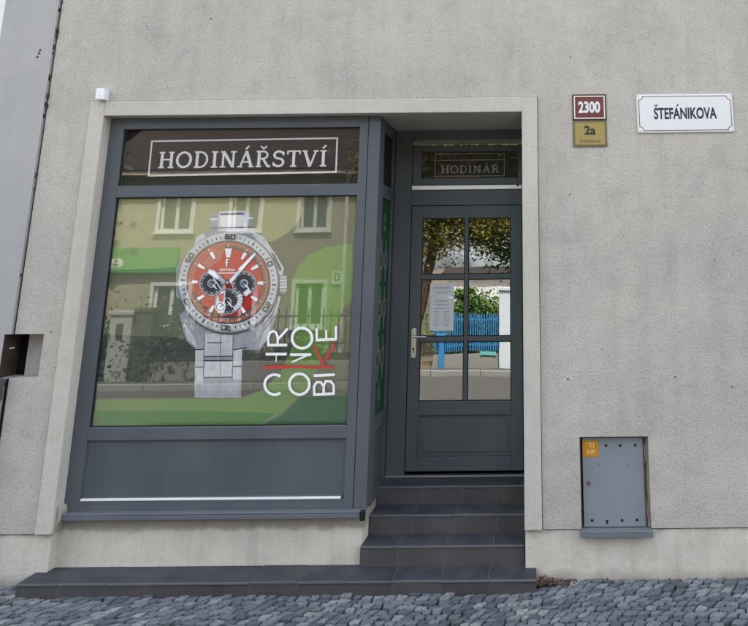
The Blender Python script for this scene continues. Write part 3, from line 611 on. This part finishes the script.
# door leaf
lf = MB(); y0, y1 = DY+.012, DY+.062; X0, X1 = -.953, -.018; GX0, GX1, GZ0, GZ1 = -.860, -.113, .690, 2.143
lf.box(X0, GX0, y0, y1, .176, 2.248).box(GX1, X1, y0, y1, .176, 2.248).box(GX0, GX1, y0, y1, GZ1, 2.248).box(GX0, GX1, y0, y1, .587, GZ0).box(GX0, GX1, y0, y1, .176, .281)
leaf = lf.build('door', M['door'], B, .0035)
mb = MB(); mb.box(GX0, GX1, y0+.016, y0+.04, .282, .586).box(GX0+.03, GX1-.03, y0+.010, y0+.0155, .312, .556); mb.build('door_panel', M['door'], leaf, .002)
mb = MB(); mb.box(-.500, -.468, y0+.002, y0+.045, GZ0+.001, GZ1-.001)
for z in (1.661, 1.166): mb.box(GX0+.001, -.501, y0+.003, y0+.044, z-.020, z+.020).box(-.467, GX1-.001, y0+.003, y0+.044, z-.020, z+.020)
mb.build('glazing_bars', M['door'], leaf, .004)
for i, (a, b) in enumerate(((GX0+.001, -.501), (-.467, GX1-.001))):
    for c, d in ((GZ0+.001, 1.145), (1.187, 1.640), (1.682, GZ1-.001)):
        MB().box(a, b, y0+.020, y0+.024, c, d).build('door_pane', M['doorglass'], leaf)
mb = MB()
for (a, b) in ((GX0+.001, -.501), (-.467, GX1-.001)):
    for c, d in ((GZ0+.001, 1.145), (1.187, 1.640), (1.682, GZ1-.001)): frame_lines(a, b, c, d, .0055, y0+.0155, y0+.0195, mb)
mb.build('gasket', M['gasket'], leaf)
mb = MB(); mb.box(X0+.002, X1-.002, y0-.012, y0-.0005, .180, .203); mb.build('weather_bar', M['frame2'], leaf, .003)
# handle: rounded plate, lever, keyhole
hp = MB(); pts = [(-.909+.021*math.cos(R(a)), 1.236+.021*math.sin(R(a))) for a in range(0, 181, 15)]+[(-.909+.021*math.cos(R(a)), 1.042+.021*math.sin(R(a))) for a in range(180, 361, 15)]
hp.prism(pts, y0-.008, y0-.0003); plate = hp.build('handle_plate', M['steel'], leaf, .002)
mb = MB(); mb.cyl((-.909, y0-.008, 1.192), (-.909, y0-.048, 1.192), .0095, n=14).cyl((-.913, y0-.048, 1.192), (-.80, y0-.052, 1.189), .0095, .0080, n=14); mb.build('lever', M['steel'], plate, smooth=False)
mb = MB(); mb.cyl((-.909, y0-.012, 1.095), (-.909, y0-.0083, 1.095), .0085, n=16); mb.box(-.9125, -.9055, y0-.0115, y0-.0083, 1.066, 1.090); mb.build('keyhole', M['gasket'], plate)

# two notices taped to the door pane
for (x0, x1, z0, z1, lab) in ((-.785, -.588, 1.497, 1.606, 'small upper paper notice taped to the door glass'), (-.785, -.586, 1.232, 1.492, 'taller lower paper notice listing opening hours on the door glass')):
    n_ = tag(MB().box(x0, x1, y0+.0178, y0+.0192, z0, z1).build('paper_notice', M['paper']), lab, 'notice', 'notices on the door glass')
    mb = MB(); yy = y0+.0174
    if z1-z0 < .2:
        text_mb('HODINÁŘ', x0+.03, x1-.03, z0+.066, z0+.084, yy, .01, mb); rows = [(.045, .03, .17), (.032, .05, .15)]
        for dz, a, b in rows: mb.box(x0+a, x0+b, yy, yy+.0002, z0+dz, z0+dz+.004)
    else:
        text_mb('HODINY', x0+.04, x1-.045, z1-.034, z1-.018, yy, .01, mb)
        for dz, a, b in [(.052, .03, .165), (.060, .06, .14), (.087, .035, .165)]: mb.box(x0+a, x0+b, yy, yy+.0002, z1-dz, z1-dz+.0035)
        for k in range(7): mb.box(x0+.035, x0+.075, yy, yy+.0002, z1-.112-.018*k, z1-.108-.018*k); mb.box(x0+.115, x0+.16, yy, yy+.0002, z1-.112-.018*k, z1-.108-.018*k)
    mb.build('printed_text', M['papertext'], n_)

# ------------------------------------------------------------------ entrance steps
ST = thing('entrance_steps', 'four dark tiled steps rising from the cobbles to the glazed door', 'steps', (-.55, 0, GZ))
def step(ztop, zbot, ynose, yback, x0, x1, joints, wob=0):
    core = MB().box(x0+.012, x1-.012, ynose+.0068, yback, zbot, ztop-.0028).build('step', M['grout'], ST)
    js = [x0]+[j for j in joints if x0+.03 < j < x1-.03]+[x1]; tr = MB(); ri = MB(); no = MB(); g = .0024
    rnd = random.Random(int(ztop*1000))
    for a, b in zip(js, js[1:]):
        e = rnd.uniform(-.0012, .0012); a2 = a+(g if a > x0 else 0); b2 = b-(g if b < x1 else 0)
        tr.box(a2, b2, ynose+.013, yback, ztop-.010+e, ztop+e)
        no.box(a2, b2, ynose+e, ynose+.0115, ztop-.014+e, ztop+e)
        ri.box(a2, b2, ynose+.005+e, ynose+.0118, zbot, ztop-.017)
    if x1 > .03:
        ri.box(x1-.010, x1-.003, ynose+.0125, yback, zbot, ztop-.012)
    if x0 < -2: ri.box(x0+.003, x0+.010, ynose+.0125, yback, zbot, ztop-.012)
    tr.build('tread', M['tread'], core, .0012, 1); no.build('nosing', M['nosing'], core, .003); ri.build('riser', M['riser'], core, .0012, 1)
J = lambda s, d, n: [s+d*k for k in range(-n, n)]
step(.1414, .014, .5364, D+.0, -1.126, -.001, J(-.47, .305, 12))
step(.0159, -.112, .2996, .545, -1.126, -.001, J(-.505, .305, 12))
step(-.1096, -.236, .0650, .308, -1.1275, -.001, J(-.22, .325, 12))
step(-.2351, -.345, -.174, .1145, -3.3085, .077, J(-.86, .312, 12))
# rounded mortar fillet between bay plinth and steps
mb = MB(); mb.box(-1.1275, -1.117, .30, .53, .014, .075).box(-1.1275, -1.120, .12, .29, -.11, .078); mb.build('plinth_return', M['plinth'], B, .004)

# ------------------------------------------------------------------ wall furniture
def plate(name, x0, x1, z0, z1, rim, face, y=.0185, t=.008, rimw=.010, label='', cat='', dish=.002):
    o = MB().box(x0, x1, y-t, y, z0, z1).build(name, rim, None, .002)
    tag(o, label, cat); MB().box(x0+rimw, x1-rimw, y-t-.0012, y-t+.001, z0+rimw, z1-rimw).build('face', face, o, .0008, 1); return o, y-t-.0016
o, yy = plate('house_number_plate', .391, .653, 2.828, 3.032, M['black'], M['plate_red'], label='dark red enamel house number plate reading 2300', cat='number plate', rimw=.006)
mb = MB(); frame_lines(.403, .641, 2.840, 3.020, .008, yy, yy+.0008, mb); mb.build('white_border', M['plate_white'], o)
text_mb('2300', .436, .605, 2.885, 2.975, yy-.0003, .035).build('numerals', M['plate_white'], o)
o, yy = plate('house_number_plate', .391, .651, 2.623, 2.8255, M['plate_goldrim'], M['plate_gold'], label='brass yellow house number plate reading 2a below the red plate', cat='number plate', rimw=.012)
mb = MB(); frame_lines(.405, .637, 2.637, 2.811, .0035, yy, yy+.0008, mb); mb.build('thin_border', M['plate_goldrim'], o)
text_mb('2a', .478, .565, 2.715, 2.785, yy-.0003, .03).build('numerals', M['black'], o)
accented('Stefánikova', [(.04, 'v')], .442, .602, 2.655, 2.680, yy-.0003, .015).build('small_lettering', M['plate_goldrim'], o)
# street sign
x0, x1, z0, z1 = .886, 1.628, 2.724, 3.026
sgn = MB().box(x0, x1, .0085, .0175, z0, z1).build('street_sign', M['plate_rim'], None, .004); tag(sgn, 'white enamel street name sign reading ŠTEFÁNIKOVA', 'street sign')
MB().box(x0+.009, x1-.009, .0055, .0095, z0+.009, z1-.009).build('face', M['plate_white'], sgn, .0035)
c_ = .03; a, b, c, d = x0+.018, x1-.018, z0+.018, z1-.018
pts = [(a+c_, c)]+[(b-c_, c)]+arc(b, c, c_, c_, 180, 90, 5)+arc(b, d, c_, c_, 270, 180, 5)+arc(a, d, c_, c_, 0, -90, 5)+arc(a, c, c_, c_, 90, 0, 5)[:-1]
A = Art(lambda p, q: (p, q), .0052, .0001); A.line(pts, .0055, 'l', True); A.mb['l'].build('notched_border', M['maroon'], sgn)
accented('STEFANIKOVA', [(.04, 'v'), (.378, 'a')], 1.016, 1.500, 2.829, 2.918, .0050, .032).build('lettering', M['ink'], sgn)
mb = MB()
for x, z in ((x0+.011, z0+.011), (x1-.011, z0+.011), (x0+.011, z1-.011), (x1-.011, z1-.011)): mb.cyl((x, .0088, z), (x, .004, z), .0045)
mb.build('screws', M['steel'], sgn)

# meter cabinet in its niche
CB = thing('meter_cabinet', 'grey blue metal meter cabinet with an orange sticker set into the wall', 'cabinet', (.63, .05, 0))
mb = MB(); mb.box(.372, .384, .14, .15, -.1, .6)
mb = MB(); mb.box(.3885, .8675, .155, .178, -.02, .5785); back = mb.build('cabinet_body', M['gasket'], CB)
mb = MB(); mb.box(.408, .834, .062, .072, -.002, .565); cd = mb.build('cabinet_door', M['cab'], CB, .003)
mb = MB()
for x, z in ((.576, .513), (.675, .512), (.780, .513), (.464, .040), (.567, .033), (.671, .038), (.774, .040)): mb.cyl((x, .0625, z), (x, .0608, z), .0095, n=14)
for x, z in ((.523, .393), (.719, .391)): mb.cyl((x, .0625, z), (x, .0609, z), .0045, n=10)
mb.cyl((.567, .0625, .020), (.567, .0608, .020), .006, n=10); mb.build('vent_holes', M['gasket'], cd)
mb = MB(); mb.cyl((.446, .062, .274), (.446, .055, .274), .013, n=16); mb.build('lock', M['rust'], cd)
mb = MB(); mb.box(.410, .522, .0598, .0610, .440, .549); stk = mb.build('warning_sticker', M['orange'], cd, .0005, 1)
A = Art(lambda p, q: (p, q), .0594, .0001)
for ln in ([(.434, .530), (.500, .530)], [(.466, .530), (.466, .500)], [(.488, .522), (.488, .500)], [(.444, .488), (.444, .462)], [(.456, .462), (.456, .488)], [(.470, .488), (.470, .462)], [(.480, .462), (.480, .486), (.490, .486), (.490, .462)]): A.line(ln, .006, 'p')
A.mb['p'].build('pictogram', M['amber_l'], stk)
mb = MB(); mb.box(.8365, .844, .060, .150, -.004, .574).box(.389, .399, .072, .150, -.004, .57); mb.build('cabinet_frame', M['rust'], CB)
mb = MB(); mb.box(.8442, .8475, .060, .070, .40, .52).box(.8442, .8475, .060, .070, .06, .18); mb.build('hinges', M['steel'], CB)
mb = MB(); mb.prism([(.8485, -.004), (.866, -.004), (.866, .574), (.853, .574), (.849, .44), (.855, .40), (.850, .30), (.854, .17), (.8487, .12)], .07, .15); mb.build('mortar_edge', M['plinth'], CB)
mb = MB(); mb.box(.376, .872, -.022, .14, -.016, -.006).box(.376, .872, -.022, -.016, -.044, -.0165).box(.3785, .8695, -.0155, .015, -.028, -.0165); mb.build('ledge', paint('weathered sheet metal', (.12, .15, .17), .4), CB, .003)

# small white clip above the surround
CL = tag(MB().prism([(-3.272, 3.016), (-3.203, 3.016), (-3.206, 3.104), (-3.275, 3.106)], -.055, .018).build('cable_outlet', M['whitemetal'], None, .008), 'small white metal cover on the wall above the corner of the surround', 'cable cover')
MB().cyl((-3.238, -.054, 3.045), (-3.238, -.058, 3.045), .006).build('screw', M['steel'], CL)

# ------------------------------------------------------------------ neighbouring building on the left
NB = thing('neighbour_building', 'smooth bluish grey wall of the next building left of the dark joint', 'building', (-4.5, .02, GZ))
mb = MB(); grid_wall(mb, -4.118, -3.692, -.6, 8, .0, [(-3.738, -3.4, 1.005, 1.302)], .19)
mb.face([(-3.692, 0, -.6), (-3.692, .19, -.6), (-3.692, .19, 1.005), (-3.692, 0, 1.005)]); mb.face([(-3.692, 0, 1.302), (-3.692, .19, 1.302), (-3.692, .19, 8), (-3.692, 0, 8)])
mb.face([(-4.118, 0, -.6), (-4.118, 0, 8), (-4.118, .19, 8), (-4.118, .19, -.6)]); mb.build('pilaster', M['smooth'], NB)
mb = MB(); mb.box(-14, -4.119, .04, 6, -.6, 8); mb.build('wall', M['white_render'], NB)
mb = MB(); mb.box(-3.80, -3.45, .19, .25, .95, 1.36); mb.box(-3.6915, -3.6765, .035, .19, -.6, 1.0).box(-3.6915, -3.6765, .035, .19, 1.304, 8); mb.build('joint', M['dark'], NB)
rn = random.Random(5); mb = MB()          # open slot with a dirty brick cheek
mb.box(-3.7395, -3.7345, .004, .188, 1.006, 1.301); mb.build('slot_cheek', M['soot'], NB)
mb = MB(); mb.box(-3.650, -3.467, .150, .186, 1.004, 1.300); mb.build('slot_back', M['render'], NB)
mb = MB(); mb.box(-3.733, -3.728, .07, .12, 1.195, 1.205); mb.build('paint_chip', M['house_white'], NB)
# ragged joint: small crumbs along the crack
mb = MB()
for k in range(46):
    z = rn.uniform(1.35, 7.5) if k > 12 else rn.uniform(2.9, 3.8); s_ = rn.uniform(.002, .007); x = -3.684+rn.choice((-1, 1))*rn.uniform(.006, .010)
    mb.prism([(x-s_, z), (x, z-s_*2.5), (x+s_, z+s_*.3), (x+s_*.2, z+s_*3.6)], .006, .0215)
for x, z in ((-3.79, 3.40), (-3.785, 3.425), (-3.80, 3.37)): mb.prism([(x-.012, z), (x, z-.006), (x+.012, z+.004), (x+.004, z+.016)], -.001, .004)
mb.build('chipped_edge', M['soot'], NB)
# thin conduit under the slot
CD = thing('cable_conduit', 'thin grey conduit running down the joint below the open slot', 'conduit', (-3.71, -.01, GZ))
mb = MB(); mb.cyl((-3.715, -.012, -.31), (-3.712, -.012, .93), .016, n=16); pipe = mb.build('pipe', M['smooth'], CD, smooth=True)
mb = MB(); mb.cyl((-3.712, -.012, .93), (-3.700, -.006, 1.005), .020, .030, n=14).box(-3.735, -3.688, -.036, .004, .86, .93); mb.build('pipe_collar', M['cabdark'], CD, .004)
mb = MB(); mb.box(-3.684, -3.672, .010, .024, -.31, 1.0); mb.build('gap', M['dark'], CD)

# dry leaves swept into the corner
mb = MB(); rn = random.Random(11)
for k in range(170):
    x = .09+abs(rn.gauss(0, .10)); y = rn.uniform(-.10, .02)-.0; z = GZ+rn.uniform(.0, .030)*max(0, 1-(x-.09)/.3)+.004; s_ = rn.uniform(.006, .016)
    if k > 120: x = rn.uniform(.2, 1.8); y = .02-abs(rn.gauss(0, .02)); z = GZ+.004
    a = rn.uniform(0, 6.3); t = rn.uniform(-.6, .6)
    mb.face([(x+s_*math.cos(a+q)*(1 if j % 2 else .6), y+s_*math.sin(a+q)*(1 if j % 2 else .6), z+s_*t*math.cos(q)) for j, q in enumerate((0, 1.57, 3.14, 4.71))])
tag(mb.build('leaf_litter', M['leaf_dry']), 'dry brown leaves and grit swept against the wall beside the bottom step', 'leaves', kind='stuff')

# ------------------------------------------------------------------ across the street (seen in the glass)
G2 = GZ-.10
H = thing('opposite_house', 'ochre two storey house with white windows across the street', 'house', (-9, -14, G2))
HY = -14.0
wins = [(-9.62, -8.80, 2.67, 3.70), (-7.75, -7.02, 2.67, 3.70), (-5.97, -5.24, 2.67, 3.70), (-9.58, -8.70, .28, 1.34), (-5.98, -5.26, .27, 1.37), (-13.3, -12.5, 2.67, 3.70), (-7.75, -7.02, .28, 1.35)]
mb = MB()
xs0, xs1, zt = -10.95, -3.6, 4.08
wins = [w for w in wins if w[0] > xs0]
grid_wall(mb, xs0, xs1, -.8, zt, HY, wins, -.14)
mb.box(xs0, xs1, HY-7, HY-.3, -.8, zt); mb.box(xs0-.0, xs0+.2, HY-.3, HY-.001, -.8, zt); mb.box(xs1-.2, xs1, HY-.3, HY-.001, -.8, zt); mb.box(xs0+.2, xs1-.2, HY-.299, HY-.001, zt-.2, zt)
mb.build('wall', M['house'], H)
for (a, b, c, d) in wins:
    f = frame_lines(a-.09, b+.09, c-.06, d+.06, .09, HY+.004, HY+.03); f.box(a+.001, b-.001, HY-.10, HY-.06, d-.06, d-.001).box(a+.001, b-.001, HY-.10, HY-.06, c+.001, c+.07).box(a+.001, a+.07, HY-.10, HY-.06, c+.071, d-.061).box(b-.07, b-.001, HY-.10, HY-.06, c+.071, d-.061).box((a+b)/2-.045, (a+b)/2+.045, HY-.10, HY-.06, c+.071, d-.061)
    wf = f.build('window', M['house_white'], H)
    MB().box(a+.02, b-.02, HY-.13, HY-.12, c+.02, d-.02).build('pane', M['house_glass'], wf)
    MB().box(a-.12, b+.12, HY+.031, HY+.10, c-.07, c-.03).build('sill', M['house_white'], wf)
mb = MB(); mb.box(xs0-.3, xs1+.3, HY-.4, HY+.45, zt, zt+.13); mb.build('cornice', simple('beige cornice', (.55, .47, .38), .8), H)
mb = MB(); mb.prism([(xs0-.3, zt+.131), (xs1+.3, zt+.131), (xs1-1.2, zt+3.2), (xs0+1.2, zt+3.2)], HY-4, HY-3.9)
mb = MB(); mb.face([(xs0-.3, HY+.5, zt+.132), (xs1+.3, HY+.5, zt+.132), (xs1-.3, HY-3.8, zt+3.4), (xs0+.3, HY-3.8, zt+3.4)]); mb.face([(xs0+.3, HY-3.8, zt+3.4), (xs1-.3, HY-3.8, zt+3.4), (xs1+.3, HY-7.3, zt+.132), (xs0-.3, HY-7.3, zt+.132)])
mb.face([(xs1+.3, HY+.5, zt+.132), (xs1+.3, HY-7.3, zt+.132), (xs1-.3, HY-3.8, zt+3.4)]); mb.face([(xs0-.3, HY+.5, zt+.132), (xs0+.3, HY-3.8, zt+3.4), (xs0-.3, HY-7.3, zt+.132)]); mb.build('roof', M['rooftile'], H)
mb = MB(); mb.cyl((-4.75, HY+.10, -.5), (-4.75, HY+.10, zt), .05, n=10); mb.build('downpipe', M['house_white'], H)
gs = tag(MB().box(-12.4, -8.98, HY+.12, HY+.18, 1.64, 2.26).build('shop_sign', M['signgreen']), 'long bright green sign board on the ochre house across the street', 'sign')
pe = tag(MB().box(-5.06, -4.80, HY+.02, HY+.05, 1.31, 1.63).build('wall_plaque', M['house_white']), 'small white plaque on the ochre house beside its downpipe', 'plaque')
pa = frame_lines(-5.0, -4.86, 1.40, 1.58, .03, HY+.051, HY+.054); pa.build('plaque_mark', M['iron'], pe)
# lettering on the far board faces the street, so the glass shows it reversed
tm = text_mb('e', 0, .34, 0, .36, 0, .02); tm.v = [(-10.35-x, HY+.185, 1.76+z) for x, y, z in tm.v]; tm.build('lettering', M['house_white'], gs)

def cloud(center, rad, n, size, seed, holes=.35):
    rn = random.Random(seed); mb = MB(); blobs = []
    for _ in range(max(6, n//260)):
        while True:
            p = Vector((rn.uniform(-1, 1), rn.uniform(-1, 1), rn.uniform(-1, 1)))
            if p.length < 1: break
        blobs.append((Vector((p.x*rad[0]*.85, p.y*rad[1]*.85, p.z*rad[2]*.85)), rn.uniform(.16, .36)*max(rad)))
    for _ in range(n):
        c, r = rn.choice(blobs); p = Vector((rn.gauss(0, .5), rn.gauss(0, .5), rn.gauss(0, .42)))*r+c+Vector(center)
        a = Vector((rn.uniform(-1, 1), rn.uniform(-1, 1), rn.uniform(-.6, .6))).normalized(); b = a.orthogonal().normalized(); b = (Matrix.Rotation(rn.uniform(0, 6.3), 3, a)@b); s_ = size*rn.uniform(.6, 1.4)
        mb.face([p-a*s_, p+b*s_*.45, p+a*s_, p-b*s_*.45])
    return mb, blobs
def tree(name, label, cat, base, h, crown_c, rad, n, size, mat, seed, group=None, tr=.16):
    T = thing(name, label, cat, base, group); mb, blobs = cloud(crown_c, rad, n, size, seed); mb.build('crown', mat, T)
    t = MB(); b = Vector(base); top = Vector(crown_c); mid = b.lerp(top, .5)+Vector((.1, .05, 0)); t.cyl(b, mid, tr, tr*.75, 10).cyl(mid, top, tr*.75, tr*.4, 10)
    for c, r in blobs[:9]: t.cyl(mid.lerp(top, .5), top+c*.9, tr*.35, tr*.08, 7)
    t.build('trunk', M['bark'], T); return T
GT = 'trees across the street'
tree('broadleaf_tree', 'large yellow green tree behind the blue fence across the street', 'tree', (-2.9, -11.6, G2), 6, (-2.1, -11.6, 4.2), (1.9, 1.4, 2.5), 42000, .055, M['leaf_a'], 1, GT)
tree('broadleaf_tree', 'fresh green tree right of the yellow green one across the street', 'tree', (-.2, -13.2, G2), 5, (-.3, -12.8, 3.4), (1.7, 1.2, 2.0), 24000, .06, M['leaf_b'], 2, GT)
tree('broadleaf_tree', 'deep green tree left of the ochre house across the street', 'tree', (-12.2, -12.5, G2), 6, (-12.2, -12.5, 3.2), (1.6, 1.6, 3.2), 6000, .11, M['leaf_c'], 4, GT)
tree('broadleaf_tree', 'tall green tree behind the fresh green one across the street', 'tree', (3.5, -17, G2), 8, (3.3, -17, 5.5), (3, 2.5, 3.2), 6000, .13, M['leaf_b'], 6, GT)
mb, _ = cloud((-7.0, -9.9, .10), (2.3, .35, .55), 11000, .055, 9)
tag(mb.build('hedge', M['leaf_c']), 'low deep green hedge behind the iron fence across the street', 'hedge')
mb, _ = cloud((-4.6, -10.1, .0), (.8, .3, .42), 2500, .055, 19)
tag(mb.build('shrub', M['leaf_c']), 'small round shrub at the right end of the far hedge', 'shrub')
mb, _ = cloud((-1.35, -9.7, .95), (.42, .3, .42), 2600, .045, 29)
tag(mb.build('shrub', M['leaf_b']), 'rounded green shrub showing above the blue fence across the street', 'shrub')
mb, _ = cloud((-.9, -10.6, .35), (1.5, .4, .6), 12000, .05, 39)
tag(mb.build('hedge', M['leaf_b']), 'loose fresh green hedge growing behind the blue fence', 'hedge')
# gate pillar, iron fence on a low wall
def pillar(x, w, z0, z1, mat, label, lamp=False):
    o = thing('fence_pillar', label, 'pillar', (x, -9.3, G2)); MB().box(x-w/2, x+w/2, -9.5, -9.25, z0, z1).build('shaft', mat, o, .01); MB().box(x-w/2-.04, x+w/2+.04, -9.54, -9.21, z1, z1+.07).build('cap', mat, o, .01)
    if lamp: MB().box(x-.06, x+.06, -9.2499, -9.22, z1-.42, z1-.16).build('letter_box', M['iron'], o)
pillar(-7.86, .42, G2, .88, M['stonepost'], 'old limewashed gate pillar at the left end of the far iron fence', True)
pillar(-7.42, .30, G2, .93, M['leafstone'], 'second weathered gate pillar beside the limewashed one')
IF = thing('iron_fence', 'thin dark iron railing in front of the far hedge', 'fence', (-5.6, -9.35, G2)); mb = MB()
mb.box(-7.26, -3.2, -9.38, -9.35, .80, .83).box(-7.26, -3.2, -9.38, -9.35, .30, .33); mb.build('rail', M['iron'], IF)
mb = MB()
for k in range(28): mb.box(-7.2+.145*k, -7.18+.145*k, -9.375, -9.355, .0, .95)
mb.build('bars', M['iron'], IF); MB().box(-7.26, -3.2, -9.45, -9.28, G2, -.0).build('low_wall', M['kerbstone'], IF)
BF = thing('blue_fence', 'bright blue picket fence across the street opposite the door', 'fence', (-1.3, -9.35, G2)); mb = MB()
mb.box(-2.05, -.68, -9.40, -9.37, .62, .66).box(-2.05, -.68, -9.40, -9.37, .10, .14); mb.build('rail', M['bluepaint'], BF)
mb = MB()
for k in range(29): mb.box(-2.03+.0475*k, -2.007+.0475*k, -9.3695, -9.35, .0, .74+.015*(k % 2))
mb.build('pickets', M['bluepaint'], BF); MB().box(-2.05, -.68, -9.45, -9.30, G2, -.06).build('low_wall', M['kerbstone'], BF)
pillar(-.54, .24, G2, 1.22, M['whitepost'], 'tall white painted pillar right of the blue fence')
pillar(-1.98+.12-.0, .12, G2, .28, M['bluepaint'], 'short blue post at the left end of the blue fence')
sb = tag(MB().box(-1.05, -.72, -9.2995, -9.27, -.09, -.01).build('turquoise_board', M['turq']), 'low turquoise board in front of the blue fence', 'board')
# wall and brick house farther right and left in the yard
def farhouse(name, label, x0, x1, y, z1, mat, rise=2.4):
    o = thing(name, label, 'house', ((x0+x1)/2, y, G2)); mb = MB(); ws = []
    x = x0+.8
    while x+.9 < x1:
        for z in (.9, 3.6):
            if z+1.4 < z1: ws.append((x, x+.9, z, z+1.4))
        x += 2.1
    grid_wall(mb, x0, x1, G2, z1, y, ws, -.12); mb.box(x0, x1, y-6, y-.3, G2, z1); mb.build('wall', mat, o)
    for a, b, c, d in ws:
        w = frame_lines(a, b, c, d, .07, y-.10, y-.06).box((a+b)/2-.03, (a+b)/2+.03, y-.10, y-.06, c+.07, d-.07).build('window', M['house_white'], o); MB().box(a+.01, b-.01, y-.13, y-.11, c+.01, d-.01).build('pane', M['house_glass'], w)
    mb = MB(); mb.face([(x0-.3, y+.4, z1), (x1+.3, y+.4, z1), (x1+.3, y-3, z1+rise), (x0-.3, y-3, z1+rise)]); mb.face([(x0-.3, y-3, z1+rise), (x1+.3, y-3, z1+rise), (x1+.3, y-6.4, z1), (x0-.3, y-6.4, z1)]); mb.build('roof', M['rooftile'], o)
farhouse('far_house', 'pale far house beyond the trees and the blue fence', -4.5, 3.5, -34, 1.25, M['white_render'], .35)
farhouse('far_house', 'brick coloured house right of the trees across the street', 5, 16, -16, 6, simple('red brown brick', (.28, .12, .08), .9, .1, .2, 30))
farhouse('far_house', 'grey house farther left past the deep green tree', -26, -14, -15, 6, simple('far grey render', (.38, .37, .35), .9))
